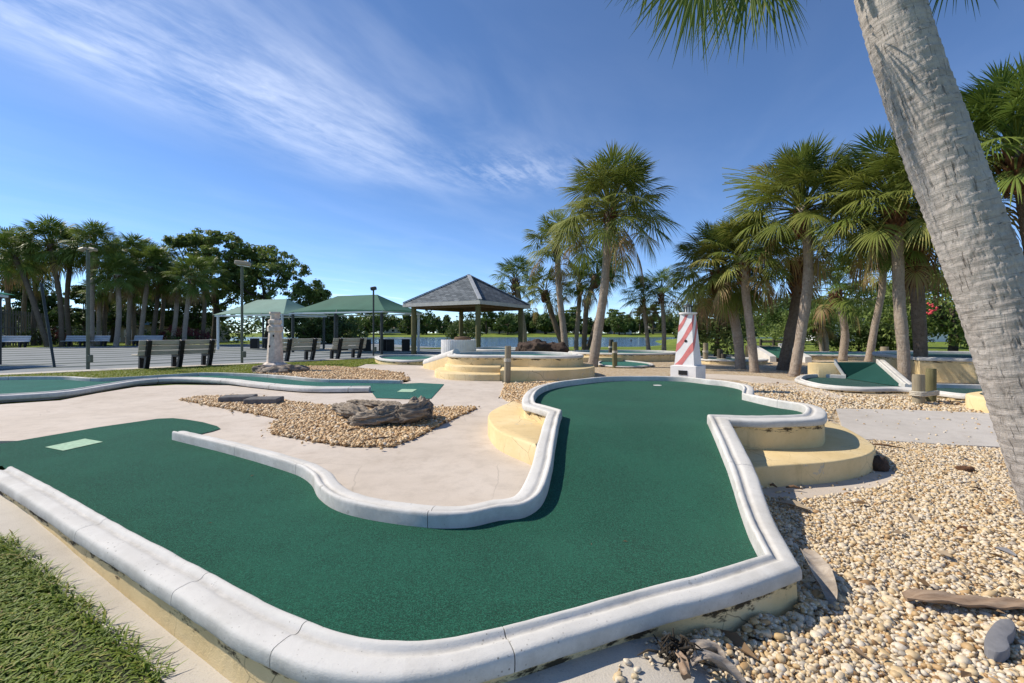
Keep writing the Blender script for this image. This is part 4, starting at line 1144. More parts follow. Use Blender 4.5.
for j in range(8):
    a = j*np.pi/4; mb.bar((lx+.07*math.cos(a), ly+.07*math.sin(a), ht+.04), (lx+.07*math.cos(a), ly+.07*math.sin(a), ht+.145), .012, .012)
mb.lathe([(.10, ht+.14), (.095, ht+.155), (.05, ht+.185), (.015, ht+.20), (.012, ht+.225), (.001, ht+.23)], c, 16)
mb.build('lantern_cap', M['metal_dark'], la, 40)
pv = np.array(tower_pt(fx+.12, plz+.46, .0)); MB().lathe([(.028, 0), (.028, .012)], (0, 0, 0), 14)
mb = MB(); nv = np.array([math.cos(fx), math.sin(fx), 0]); mb.tube([pv-nv*.03, pv+nv*.008], .026, 14); mb.build('porthole', M['black'], lh, 60)
pv = np.array([lx, ly, .32])+nv*(RB*1.28*math.cos(np.pi/4)+.001); MB().box(pv, (.16, .02, .08), rz=fx+np.pi/2).build('vent', M['black'], lh, 20)

# ================================================================== PILINGS
def piling(px, py, topy, r, label, mat='piling', band=True, d=None, group='wooden pilings along the paths'):
    b = G(px, py) if d is None else np.array([*at(px, py, d)[:2], -.05]); top = CAMH+(HY-topy)*b[1]/F
    root = thing('piling', label, 'post', b, group)
    mb = MB(); zz = np.linspace(-.1, top, 12); sd = abs(hash(label)) % 7 if False else len(label)
    mb.tube([(b[0]+.01*math.sin(z*3+sd), b[1], z) for z in zz], r*np.r_[np.linspace(1.06, .98, 11), .94], 18, noise=lambda a, s, i: .035*np.sin(2*a+sd)+.02*np.sin(5*a+i*.3))
    mb.build('shaft', M[mat], root, 60)
    if band:
        hz = top-.30 if top > .5 else top*.5
        MB().tube([(b[0], b[1], hz-.035), (b[0], b[1], hz+.035)], r*1.16, 18, caps=True).build('rope_band', M['rope'], root, 60)
    return root
piling(507.5, 383.4, 346, .068, 'grey weathered piling standing at the foot of the yellow steps')
piling(615, 368, 342, .075, 'dark piling on the flat putting green before the round yellow deck', 'piling_green')
piling(611, 360, 339.5, .09, 'dark piling close behind the putting green piling', 'piling_dark')
piling(631, 351.5, 339.5, .10, 'dark piling at the water left of the twin thin palms', 'piling_dark', False)
piling(587, 351.5, 340, .13, 'dark piling at the water between the tall centre palms', 'piling_dark', False)
piling(705.5, 363.5, 343, .085, 'grey banded piling right of the striped lighthouse', 'piling')
def cluster(label, items, ropez, matlist, ropeq):
    b = np.mean([i[0] for i in items], axis=0)
    root = thing('piling_cluster', label, 'post', (b[0], b[1], zt(b[0], b[1])), 'roped piling clusters')
    for (p, r, top), mt in zip(items, matlist):
        g = float(zt(p[0], p[1])); ph = p[0]*9
        mb = MB(); mb.tube([(p[0], p[1], z) for z in np.linspace(g-.1, top, 10)], r*np.r_[np.full(9, 1.0), .96], 22, noise=lambda a, s, i: .03*np.sin(2*a+ph)+.02*np.sin(5*a+i*.4+ph))
        mb.build('piling', M[mt], root, 60)
    if ropez is not None:
        # rope round the whole cluster: hull of the circles
        pts = np.concatenate([np.array(p)[None]+(r+.018)*np.c_[np.cos(np.linspace(0, 2*np.pi, 25)[:-1]), np.sin(np.linspace(0, 2*np.pi, 25)[:-1])] for p, r, t_ in items])
        hull = geometry.convex_hull_2d([Vector(q) for q in pts.tolist()]); hp = pts[hull]; hp = np.r_[hp, hp[:2]]
        mb = MB()
        for dz in (0, .024, .048): mb.tube(np.c_[hp, np.full(len(hp), ropez+dz)], .015, 8)
        mb.build('rope', M['rope'], root, 60)
    return root
b1 = G(918.5, 404)[:2]; b2 = G(931, 402.3)[:2]
cluster('pair of weathered pilings tied with pale rope beside the dark ramp hole', [(b1, .076, CAMH-(374.5-HY)*b1[1]/F), (b2, .068, CAMH-(368.5-HY)*b2[1]/F)], .10, ['piling', 'piling_green'], 0)
b1 = at(884.5, 0, 15.5)[:2]; b2 = at(890, 0, 15.2)[:2]
cluster('far pair of pale piling stumps on the tan wall between the right palms', [(b1, .12, .58), (b2, .10, .42)], .02, ['piling', 'piling'], 0)
b1 = at(720, 0, 17.6)[:2]; b2 = at(723.5, 0, 17.3)[:2]
cluster('short dark pair of pilings on the dark putting strip right of the lighthouse', [(b1, .11, .42), (b2, .09, .26)], .02, ['piling_dark', 'piling_dark'], 0)

# ================================================================== FENCE, LOW RAIL
fr0, fr1 = np.array([*at(-30, 0, 33)[:2]]), np.array([*at(47, 0, 47)[:2]])
fe = thing('wooden_fence', 'tall grey vertical board fence behind the far left of the court', 'fence', (*((fr0+fr1)/2), -.03))
L = np.linalg.norm(fr1-fr0); u = (fr1-fr0)/L; nb = int(L/.30); ang = math.atan2(u[1], u[0]); nrm2 = np.array([u[1], -u[0]])
mb = MB()
for i in range(nb):
    p = fr0+u*(i+.5)*.30; h = 3.05+rng.uniform(-.03, .03); o_ = nrm2*(.035 if i % 2 else -.035)
    mb.box((*(p+o_), h/2-.05), (.25, .03, h), rz=ang+rng.uniform(-.02, .02))
mb.build('boards', M['fence'], fe, 20)
mb = MB()
for z in (.5, 1.5, 2.7): mb.bar((*fr0, z), (*fr1, z), .06, .09)
mb.build('rails', M['fence'], fe, 20)
ra, rb = at(760, 0, 24)[:2], at(800, 0, 23)[:2]
rl = thing('low_railing', 'low dark brown wooden railing behind the small ramp hole', 'railing', (*((ra+rb)/2), -.03))
mb = MB()
for z in (.35, .62): mb.bar((*ra, z), (*rb, z), .06, .10)
mb.build('rails', M['piling_dark'], rl, 20)
for t in (0.02, .35, .68, .98):
    p = ra+(rb-ra)*t; MB().box((*p, .33), (.1, .1, .8), bevel=.01).build('post', M['piling_dark'], rl, 20)

# ================================================================== DRIFTWOOD, PAVERS
dl = G(388, 424, 0.0); 
def gnarl(mb, pts, rad, seed, n=26, step=.035, amp=.5):
    P = catmull(np.c_[np.array(pts), np.array(rad)*.7], None, step)
    def nz(a, s_, i):
        q = np.stack([np.cos(a)*1.1, np.sin(a)*1.1, np.full_like(a, s_*2.4+seed)], -1)
        q2 = np.stack([np.cos(a)*2.6, np.sin(a)*2.6, np.full_like(a, s_*3.5+seed*3)], -1)
        q3 = np.stack([np.cos(a)*6, np.sin(a)*6, np.full_like(a, s_*16+seed*5)], -1)
        return amp*(fbm(q, seed, 3)*1.7-2.6*np.abs(fbm(q2, seed+5, 4))+1.2*fbm(q3, seed+9, 4)-.9*np.abs(vnoise(np.stack([np.cos(a)*7, np.sin(a)*7, np.full_like(a, s_*1.6+seed)], -1), 3)))+.42
    mb.tube(P[:, :3], P[:, 3], n, noise=nz)
def dp(px, py, z, dd=0): p = G(px, py, z); return np.array([p[0], p[1]+dd, z])
mb = MB()
gnarl(mb, [dp(350, 421, .05), dp(362, 420, .085), dp(380, 418, .10), dp(400, 415, .12), (dp(415, 412, .16)), dp(424, 409, .12), dp(430, 417, .05)], [.06, .105, .115, .125, .13, .11, .05], 3, 72, .012)
gnarl(mb, [dp(333, 407, .12), dp(345, 410, .11), dp(358, 413, .10), dp(372, 417, .08)], [.045, .085, .10, .08], 11, 56, .012)
gnarl(mb, [dp(348, 402, .12), dp(362, 403, .13), dp(380, 406, .12), dp(398, 410, .12)], [.03, .05, .07, .08], 17, 44, .012)
gnarl(mb, [dp(404, 412, .16), dp(411, 404, .24), dp(414, 399, .27), dp(418, 401, .24)], [.06, .055, .035, .02], 23, 36, .012)
gnarl(mb, [dp(416, 414, .08), dp(425, 417, .05), dp(433, 420, .02)], [.09, .06, .025], 29, 36, .012)
o = mb.build('driftwood_log', M['drift'], None, 180, origin=(dl[0], dl[1], 0))
tag(o, 'gnarled grey driftwood log lying on the gravel bed in the concrete path', 'driftwood')
for i, (px, py, pz, rz, lab) in enumerate(((236, 402.5, .05, .25, 'dark grey concrete paver lying left on the tip of the gravel bed'), (262, 404.8, .05, .12, 'dark grey concrete paver lying right next to another on the gravel bed'))):
    p = G(px, py, 0.0); mb = MB().box((p[0], p[1]+.06, .05), (.46, .30, .095), rz=rz, bevel=.012)
    tag(mb.build('paver', M['paver'], None, 30, origin=(p[0], p[1], 0)), lab, 'paver', 'loose pavers on the gravel bed')

# ================================================================== LITTER ON THE GRAVEL
def husk(name, mat, pts, widths, thick, label, cat, curl=.35, group=None):
    """curled strip of a dead palm leaf base: pts 3D centre line"""
    P = catmull(np.c_[np.array(pts, float), np.array(widths)], None, .02); C = P[:, :3]; W = P[:, 3]; N = len(C)
    T = np.gradient(C, axis=0); T /= np.linalg.norm(T, axis=1)[:, None]
    S_ = np.cross(T, [0, 0, 1.]); S_ /= np.linalg.norm(S_, axis=1)[:, None]; U = np.cross(S_, T); K = 9
    V = []
    for side in (1, -1):
        for i in range(N):
            for k in range(K):
                a = (k/(K-1)-.5)*2; e = W[i]*.5*a
                z = curl*W[i]*(a*a)*.5+(thick/2*side*(1-.7*a*a))+.004*math.sin(i*.9+k)
                V.append(C[i]+S_[i]*e+U[i]*z)
    fs = []; o2 = N*K
    for i in range(N-1):
        for k in range(K-1):
            a = i*K+k; fs.append((a, a+1, a+K+1, a+K)); fs.append((o2+a+1, o2+a, o2+a+K, o2+a+K+1))
    for i in range(N-1):
        for k in (0, K-1): a = i*K+k; fs.append((a, a+K, o2+a+K, o2+a) if k == 0 else (a+K, a, o2+a, o2+a+K))
    fs.append(tuple([k for k in range(K)]+[o2+k for k in range(K-1, -1, -1)])); e = (N-1)*K
    fs.append(tuple([e+k for k in range(K-1, -1, -1)]+[o2+e+k for k in range(K)]))
    V = np.array(V)
    o = MB().add(V, fs).build(name, M[mat], None, 50, origin=V.mean(0)); tag(o, label, cat, group); return o
def g3(px, py, up): p = G(px, py); return [p[0], p[1], p[2]+up]
husk('palm_boot', 'dead', [g3(803, 571, .10), g3(812, 578, .09), g3(822, 590, .06), g3(829, 601, .035), g3(833, 614, .02)], [.03, .075, .085, .06, .015], .014, 'grey curled dead palm boot leaning at the right corner of the big hole', 'palm boot', .5)
husk('palm_boot', 'dead_brown', [g3(905, 606, .035), g3(925, 609, .05), g3(955, 612, .045), g3(990, 613, .035), g3(1030, 613, .03)], [.05, .085, .08, .075, .07], .022, 'long brown dead palm stalk lying flat on the gravel at right', 'palm stalk', .25)
husk('palm_boot', 'dead', [g3(686, 668, .05), g3(700, 664, .06), g3(715, 665, .05), g3(724, 672, .03)], [.02, .045, .045, .015], .01, 'pale dead palm boot on the gravel edge, upper of two in the front', 'palm boot', .5)
husk('palm_boot', 'dead', [g3(692, 682, .06), g3(706, 678, .07), g3(725, 683, .05), g3(745, 694, .03)], [.02, .045, .048, .02], .01, 'pale dead palm boot at the bottom picture edge, lower of two', 'palm boot', .5)
p = G(677, 665); mb = MB(); r2 = np.random.default_rng(12)
for k in range(46):
    a = r2.uniform(0, 6.28); L = r2.uniform(.02, .08); q = np.array([p[0]+r2.normal(0, .03), p[1]+r2.normal(0, .025), p[2]+.015+r2.uniform(0, .05)])
    mb.tube([q, q+np.array([math.cos(a)*L*.5, math.sin(a)*L*.5, r2.uniform(-.01, .03)]), q+np.array([math.cos(a)*L, math.sin(a)*L, r2.uniform(-.03, .02)])], [.005, .004, .0015], 5)
o = mb.build('dead_fibre', M['dead_dark'], None, 180, origin=p); tag(o, 'dark tangle of rotting palm fibre on the front sidewalk corner', 'dead fibre'); o['kind'] = 'stuff'
husk('palm_stalk', 'dead_brown', [g3(676, 668, .05), g3(682, 676, .05), g3(686, 690, .04)], [.022, .03, .03], .02, 'short brown broken palm stalk under the dark fibre tangle', 'palm stalk', .2)
# flat grey stone chip
q = [G(*c)[:2] for c in [(984, 655), (990, 641), (1001, 632), (1013, 634), (1014, 646), (1008, 652), (1010, 662), (1000, 668), (988, 664)]]; zb = -.095
q = catmull(q, None, .015, True); o = MB().drum(q, zb, zb+.035, .008).build('stone_chip', M['stone_grey'], None, 40, origin=(*np.mean(q, 0), zb)); tag(o, 'flat dark grey broken stone lying on the gravel at the bottom right', 'stone')
def rock(px, py, rad, mat, label, seed):
    p = G(px, py); o = MB().blob((p[0], p[1]+rad[1]*.5, p[2]+rad[2]*.55), rad, 20, 12, .25, 1.5, seed).build('rock', M[mat], None, 60, origin=p); tag(o, label, 'rock')
rock(880, 472, (.10, .09, .075), 'rock_dark', 'dark rounded rock in the shade of the right yellow step', 41)
rock(968, 473, (.085, .05, .035), 'boots', 'small reddish brown stone on the gravel below the near palm', 42)
rock(967, 533, (.05, .03, .02), 'boots', 'tiny brown chip on the gravel left of the near palm foot', 43)
husk('palm_boot', 'stone_grey', [g3(996, 552, .02), g3(1006, 556, .03), g3(1016, 560, .02)], [.02, .035, .015], .01, 'small grey bark flake on the gravel near the palm foot', 'bark flake', .2)
rock(735, 662, (.045, .03, .02), 'boots', 'small red brown stone at the bottom edge of the gravel', 44)
for i, (a, b_, lab) in enumerate((((786, 492), (803, 494), 'dark twig on the concrete apron below the right yellow step'), ((770, 490), (777, 492), 'short dark chip beside the twig on the concrete apron'), ((862, 447), (905, 452), 'thin brown twig lying behind the right yellow step'))):
    pa, pb = np.array(g3(*a, .035)), np.array(g3(*b_, .035)); mb = MB().tube([pa, (pa+pb)/2+np.array([0, .01, .012]), pb], [.006, .011, .004], 7)
    tag(mb.build('twig', M['twig'], None, 180, origin=pa), lab, 'twig')
pa, pb = np.array(g3(596, 0, 0)) if False else dp(348, 424.5, .02), dp(385, 421, .02)
for i, (a, b_, lab) in enumerate(((dp(335, 433, .02), dp(368, 428, .03), 'thin brown twig in front of the driftwood log, left one'), (dp(362, 441, .02), dp(398, 437, .03), 'thin brown twig in front of the driftwood log, right one'))):
    mb = MB().tube([a, (a+b_)/2+np.array([0, .02, .01]), b_], [.005, .008, .003], 7); tag(mb.build('twig', M['twig'], None, 180, origin=a), lab, 'twig')
# ================================================================== PALMS
def fan_leaf(r, hub, fwd, lat, nrm, Rb, nseg, tint, droop, spread=125, w0=1.0, split=.45, sections=(0.04, .3, .55, .8, 1.0), stiff=0.0):
    """one costapalmate blade: folded segments joined near the hub, free and hanging at the tips; returns verts, quads, tints"""
    a = np.radians(np.linspace(-spread, spread, nseg)); a = a+r.normal(0, .032, nseg)
    L = Rb*(.70+.30*np.cos(a*.75))*r.uniform(.82, 1.06, nseg)
    costa = .32*Rb*np.clip(np.cos(a), 0, 1)           # segments leave along the costa
    da = np.radians(2*spread/(nseg-1))*.5*w0
    V = []; ts = np.array(sections)
    hs = np.where(ts <= split, ts*math.tan(da)*1.15, split*math.tan(da)*1.15*(1-(ts-split)/(1-split)*.97))
    dirs = np.cos(a)[:, None]*fwd+np.sin(a)[:, None]*lat
    side = -np.sin(a)[:, None]*fwd+np.cos(a)[:, None]*lat
    base = hub+costa[:, None]*fwd
    dz = droop*r.uniform(.7, 1.3, nseg)
    fold = .35
    out = []
    for k, t in enumerate(ts):
        c = base+dirs*(L*t)[:, None]
        sag = (np.clip(t-.25, 0, 1)**2)*L*dz
        c = c.copy(); c[:, 2] -= sag
        c -= dirs*np.minimum(sag*.4, L*.3)[:, None]*min(1, droop)
        c += nrm*(-.18*Rb*(np.abs(np.sin(a))**2)*t)[:, None]      # the blade is cupped
        h = (hs[k]*L)[:, None]
        out.append(np.stack([c-side*h-nrm*h*fold, c+nrm*h*fold*.5, c+side*h-nrm*h*fold], 1))  # nseg,3,3
    O = np.stack(out, 1)                               # nseg, sec, 3, 3
    S = len(ts)
    idx = np.arange(nseg*S*3).reshape(nseg, S, 3)
    q = np.concatenate([np.stack([idx[:, :-1, j], idx[:, :-1, j+1], idx[:, 1:, j+1], idx[:, 1:, j]], -1).reshape(-1, 4) for j in (0, 1)])
    tt = np.clip(tint+r.normal(0, .04, nseg)[:, None, None]+np.linspace(-.04, .10, S)[None, :, None]**1, 0, 1)
    return O.reshape(-1, 3), q, np.broadcast_to(tt, (nseg, S, 3)).reshape(-1)

def petiole(p0, p1, sag, w=.022):
    t = np.linspace(0, 1, 5)[:, None]; c = p0*(1-t)+p1*t; c[:, 2] += sag*np.sin(np.pi*t[:, 0])
    d = p1-p0; d /= np.linalg.norm(d); s = np.cross(d, [0, 0, 1.]); s = s/max(np.linalg.norm(s), 1e-6); u = np.cross(s, d)
    ww = np.linspace(1.6, .7, 5)[:, None]*w
    V = np.stack([c-s*ww, c+u*ww*.6, c+s*ww, c-u*ww*.6], 1).reshape(-1, 3)
    f = [(i*4+j, i*4+(j+1) % 4, i*4+4+(j+1) % 4, i*4+4+j) for i in range(4) for j in range(4)]
    return V, np.array(f)

def crown_geo(seed, s=1.0, nleaf=42, nseg=26, dead=3, low=-62, high=82, warm=0.0, Lp=.86, Rb=.74, sections=(0.04, .3, .55, .8, 1.0), droop_k=1.0):
    r = np.random.default_rng(seed); Vs = []; Fs = []; Ts = []; n = 0
    for i in range(nleaf):
        q = (i+.5)/nleaf                                # 0 young (top) .. 1 old (bottom)
        el = math.radians(high+(low-high)*q**1.0+r.normal(0, 9)-(22 if i >= nleaf-dead else 0)); az = i*2.39996+r.normal(0, .35)
        lp = Lp*s*r.uniform(.82, 1.12)*(.75+.35*min(1, q*2)); rb = Rb*s*r.uniform(.88, 1.1)
        d = np.array([math.cos(el)*math.cos(az), math.cos(el)*math.sin(az), math.sin(el)])
        root = np.array([math.cos(az)*.10*s, math.sin(az)*.10*s, (.25-.55*q)*s])
        hub = root+d*lp; hub[2] -= .10*lp*math.cos(el)
        e2 = el-math.radians(r.uniform(10, 32)); fw = np.array([math.cos(e2)*math.cos(az), math.cos(e2)*math.sin(az), math.sin(e2)])
        lat = np.array([-math.sin(az), math.cos(az), 0]); rol = r.normal(0, .35)
        nr = np.cross(fw, lat); lat, nr = lat*math.cos(rol)+nr*math.sin(rol), nr*math.cos(rol)-lat*math.sin(rol)
        isdead = i >= nleaf-dead
        ti = r.uniform(.90, .99) if isdead else np.clip(r.normal(.34+.22*q+warm, .13), 0, .88)
        V, F, T = fan_leaf(r, hub, fw, lat, nr, rb, nseg, ti, (.24+.40*q+(.5 if isdead else 0))*droop_k, w0=.95, sections=sections)
        Vs.append(V); Fs.append(F+n); Ts.append(T); n += len(V)
        V, F = petiole(root, hub, .05*lp, .02*s); Vs.append(V); Fs.append(F+n); Ts.append(np.full(len(V), min(.82, ti+.15))); n += len(V)
    return np.concatenate(Vs), np.concatenate(Fs), np.concatenate(Ts)

def boots_geo(mb, c, r0, h, n, seed):
    """old leaf bases sticking out below the crown"""
    r = np.random.default_rng(seed)
    n = int(n*1.9)
    for i in range(n):
        az = i*2.39996; q = i/n; z = c[2]-.16-h*q; rr = r0*(1.12-.25*q); L = r.uniform(.14, .30)*(1.1-.5*q)*(r0/.18)
        u = np.array([math.cos(az), math.sin(az), 0]); v = np.array([-u[1], u[0], 0]); p = np.array([c[0], c[1], z])+u*rr*.7
        tip = p+u*L*.75+np.array([0, 0, L*.9]); w = .055*r0/.18
        V = [p-v*w*1.2-np.array([0, 0, .05]), p+v*w*1.2-np.array([0, 0, .05]), p+u*.05-np.array([0, 0, .09]), tip-v*w*.5, tip+v*w*.5, tip+u*.025]
        mb.add(V, [(0, 2, 5, 3), (2, 1, 4, 5), (1, 0, 3, 4), (3, 5, 4), (0, 1, 2)])

def palm(label, path, r0, r1, s, seed, group, mat='trunk', leaf='palm', boots=18, warm=0.0, nleaf=84, nseg=28, dead=4, low=-24, bh=.5, fat=None, nt=16, sections=(0.04, .3, .55, .8, 1.0), name='sabal_palm'):
    """path: trunk centre line in world metres, last point = crown centre"""
    P = np.array(path, float); P[0, 2] = min(P[0, 2], float(zt(P[0, 0], P[0, 1])))-.08
    root = thing(name, label, 'palm tree', (P[0, 0], P[0, 1], P[0, 2]+.08), group)
    C = catmull3(P, .18); N = len(C); t = np.linspace(0, 1, N)
    r0, r1 = r0*.66, r1*.72
    rad = r0+(r1-r0)*t**.7; rad = rad*(1+.22*np.exp(-t*N*.18/.22))
    if bh: rad = rad*(1+.22*smooth(1-(bh+.35)/max(.5, np.linalg.norm(P[-1]-P[0])), 1, t))
    sd = seed*1.7
    def nz(a, s_, i):
        q = np.stack([np.cos(a)*.9, np.sin(a)*.9, np.full_like(a, s_*5+sd)], -1)
        return .10*vnoise(q, seed)+.035*math.sin(s_*31+sd)
    mb = MB().tube(C, rad, nt, noise=nz); mb.build('trunk', M[mat], root, 180)
    if boots:
        mb = MB(); boots_geo(mb, P[-1]-np.array([0, 0, .05*s]), r1*1.25, bh, boots, seed); mb.build('leaf_bases', M['boots'], root, 30)
    V, F_, T = crown_geo(seed, s, nleaf, nseg, dead, low, 82, warm, sections=sections)
    bigmesh('crown', V+P[-1], F_, M[leaf], T, True, root)
    return root

def catmull3(P, step):
    P = np.asarray(P, float); out = []
    for i in range(len(P)-1):
        p1, p2 = P[i], P[i+1]; p0 = P[i-1] if i else 2*p1-p2; p3 = P[i+2] if i+2 < len(P) else 2*p2-p1
        n = max(2, int(np.linalg.norm(p2-p1)/step)); t = (np.arange(n)/n)[:, None]
        out.append(.5*((2*p1)+(-p0+p2)*t+(2*p0-5*p1+4*p2-p3)*t*t+(-p0+3*p1-3*p2+p3)*t**3))
    out.append(P[-1:]); return np.concatenate(out)

def pp(d, *px, dd=0.0):
    """trunk points from photo pixels at distance d (the last may lean dd metres away)"""
    k = len(px)-1
    return [at(x, y, d+dd*i/max(1, k)) for i, (x, y) in enumerate(px)]

S4 = (0.04, .35, .7, 1.0)
GC = 'sabal palms behind the yellow steps'
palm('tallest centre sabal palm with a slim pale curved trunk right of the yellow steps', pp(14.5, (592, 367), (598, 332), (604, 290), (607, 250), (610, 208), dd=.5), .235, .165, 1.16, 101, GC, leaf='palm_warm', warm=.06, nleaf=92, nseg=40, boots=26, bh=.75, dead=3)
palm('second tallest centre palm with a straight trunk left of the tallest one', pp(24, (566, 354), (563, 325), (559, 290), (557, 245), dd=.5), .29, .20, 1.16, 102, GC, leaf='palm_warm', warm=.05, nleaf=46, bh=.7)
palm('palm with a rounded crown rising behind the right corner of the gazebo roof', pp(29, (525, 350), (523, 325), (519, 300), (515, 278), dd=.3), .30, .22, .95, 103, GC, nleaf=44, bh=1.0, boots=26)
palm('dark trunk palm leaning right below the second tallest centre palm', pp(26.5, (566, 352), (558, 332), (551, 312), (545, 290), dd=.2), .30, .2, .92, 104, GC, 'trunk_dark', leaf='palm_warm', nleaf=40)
palm('slim palm hidden behind the second tallest centre palm, left of a dark pair of trunks', pp(27, (576, 352), (577, 330), (579, 306), (580, 283)), .20, .17, .82, 105, GC, nleaf=38)
palm('dark straight trunk palm between the two tallest centre palms', pp(25.5, (584, 353), (585, 325), (588, 300), (596, 275)), .22, .2, .98, 106, GC, 'trunk_dark', nleaf=42)
palm('dark palm crown low behind the tallest centre palm, leaning right', pp(27.5, (586, 351), (594, 330), (602, 300), (611, 268)), .2, .18, .72, 107, GC, 'trunk_dark', nleaf=36, leaf='palm')
palm('left one of two thin palms standing at the water behind the round yellow deck', pp(24, (649, 354), (647, 335), (644.5, 315), (643, 296)), .17, .125, .74, 108, 'twin thin palms at the water', nleaf=38, boots=10, sections=S4)
palm('right and slightly taller one of two thin palms at the water behind the round deck', pp(23.5, (664, 355.5), (664, 335), (663, 312), (661, 290)), .17, .135, .78, 109, 'twin thin palms at the water', nleaf=38, boots=10, sections=S4)
GR = 'sabal palms in the right grove'
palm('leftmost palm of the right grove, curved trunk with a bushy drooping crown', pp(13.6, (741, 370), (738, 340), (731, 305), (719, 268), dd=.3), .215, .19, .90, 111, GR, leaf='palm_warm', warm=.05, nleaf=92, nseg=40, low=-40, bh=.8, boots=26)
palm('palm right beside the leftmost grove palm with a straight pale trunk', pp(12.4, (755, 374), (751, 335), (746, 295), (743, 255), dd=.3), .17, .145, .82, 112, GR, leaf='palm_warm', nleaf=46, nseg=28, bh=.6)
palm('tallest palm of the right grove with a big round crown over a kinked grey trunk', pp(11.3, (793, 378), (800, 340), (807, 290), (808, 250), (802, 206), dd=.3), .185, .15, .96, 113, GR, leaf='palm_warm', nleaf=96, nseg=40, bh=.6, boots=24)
palm('dark rough trunk palm leaning close behind the tallest grove palm', pp(13.2, (781, 373), (790, 335), (798, 295), (799, 258), dd=.2), .22, .24, .72, 114, GR, 'trunk_dark', leaf='palm', nleaf=44, bh=1.0, boots=34)
palm('small crowned grove palm with a bare curved trunk before the dark hedge', pp(17.5, (842, 357), (845, 335), (842, 312), (836, 288)), .22, .18, .86, 115, GR, nleaf=40, dead=2)
palm('slanting grey palm trunk leading up to a dark crown in the grove centre', pp(16, (868, 360), (875, 325), (882, 290), (884, 252)), .18, .15, .74, 116, GR, leaf='palm', nleaf=56)
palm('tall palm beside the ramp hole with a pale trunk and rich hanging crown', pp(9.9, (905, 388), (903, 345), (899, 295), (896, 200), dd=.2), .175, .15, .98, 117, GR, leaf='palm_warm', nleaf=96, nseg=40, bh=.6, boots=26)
palm('dark trunk palm directly right of the pale ramp hole palm', pp(10.6, (921, 386), (920, 340), (917, 290), (914, 240)), .20, .19, .70, 118, GR, 'trunk_dark', leaf='palm', nleaf=48, bh=.9, boots=30)
palm('palm with lush crown cut by the right picture edge behind the near trunk', pp(8.6, (1046, 400), (1040, 330), (1030, 230), (1016, 148), dd=.2), .19, .19, 1.0, 119, GR, 'trunk_dark', leaf='palm', nleaf=96, nseg=40, bh=.7, boots=24)
palm('twin stemmed young palm, left stem, before the hedge in the grove', pp(22, (823, 353), (820, 338), (816, 322)), .15, .13, .62, 121, GR, nleaf=30, boots=6, bh=.3, sections=S4)
palm('young palm with short pale trunk, right stem of the twin before the hedge', pp(22, (826, 353), (826, 340), (822, 326), (819, 316)), .17, .15, .62, 122, GR, nleaf=30, boots=6, bh=.3, sections=S4)
# yellow seed spray of the tallest grove palm
spr = [o for o in bpy.data.objects if o.get('label', '').startswith('tallest palm of the right grove')][0]
r = np.random.default_rng(5); c0 = at(802, 205, 11.6); Vs = []; Fs = []; n = 0
for k in range(70):
    a = np.linspace(0, 1, 6); tip = at(r.uniform(722, 760), r.uniform(165, 212), 11.4+r.normal(0, .25)); top = (c0+tip)/2+np.array([0, 0, r.uniform(.3, .55)])
    c = ((1-a)**2)[:, None]*c0+(2*a*(1-a))[:, None]*top+(a**2)[:, None]*tip; c = c[2:]
    w = .009; V = np.concatenate([c+[0, 0, w], c-[0, 0, w]]); m_ = len(c); Vs.append(V); Fs.append(np.array([(i, i+1, m_+i+1, m_+i) for i in range(m_-1)])+n); n += len(V)
bigmesh('seed_spray', np.concatenate(Vs), np.concatenate(Fs), M['seed'], r.random(n), True, spr)

# --- the near palm: thick leaning trunk, crown out of the frame, hanging leaves at the top edge
nb = np.array([2.95, 2.26, -.2]); pts = [nb, np.array([2.785, 2.30, .2]), np.array([2.64, 2.33, .7]), np.array([2.52, 2.36, 1.17]), np.array([2.40, 2.40, 1.62]), np.array([2.278, 2.45, 2.09]), np.array([2.185, 2.5, 2.5]), np.array([2.105, 2.54, 2.91]), np.array([1.99, 2.6, 3.6]), np.array([1.93, 2.64, 4.15])]
np_ = thing('sabal_palm', 'near leaning palm with a thick pale cracked trunk crossing the right picture edge', 'palm tree', (nb[0], nb[1], -.12))
C = catmull3(np.array(pts), .011); N = len(C); t = np.linspace(0, 1, N)
rad = .152-.013*np.clip(t*1.35, 0, 1)+.03*np.exp(-t*N*.011/.2)
ringz = np.cumsum(np.random.default_rng(4).uniform(.035, .075, 400))
def nz(a, s_, i):
    q = np.stack([np.cos(a)*2.0, np.sin(a)*2.0, np.full_like(a, s_*2.2)], -1); wob = .03*fbm(q, 8, 3)
    ph = s_+wob; j = np.searchsorted(ringz, ph); lo = ringz[np.maximum(j-1, 0)]; hi = ringz[np.minimum(j, 399)]; f = np.clip((ph-lo)/(hi-lo), 0, 1)
    ring = .034*(f**1.4)-.014*(f < .12)
    q2 = np.stack([np.cos(a)*22, np.sin(a)*22, np.full_like(a, s_*11)], -1); q3 = np.stack([np.cos(a)*7, np.sin(a)*7, np.full_like(a, s_*26)], -1)
    cr = -.045*np.clip(vnoise(q2, 12)-.32, 0, 1)/.68*np.clip(.5+fbm(q, 3, 3)*2.5, 0, 1.2)
    return ring+.035*fbm(q*.7, 15, 3)+cr+.016*fbm(q3, 19, 3)
MB().tube(C, rad, 200, noise=nz).build('trunk', M['trunk_near'], np_, 180)
V, F_, T = crown_geo(140, 1.15, 30, 40, 0, 14, 85, 0, Lp=.8, Rb=.85)
keep = np.ones(len(V), bool)
bigmesh('crown', V+np.array([1.93, 2.7, 4.75]), F_, M['palm'], T, True, np_)
mb = MB(); boots_geo(mb, np.array([2.0, 2.8, 4.3]), .2, .5, 22, 5); mb.build('leaf_bases', M['boots'], np_, 30)
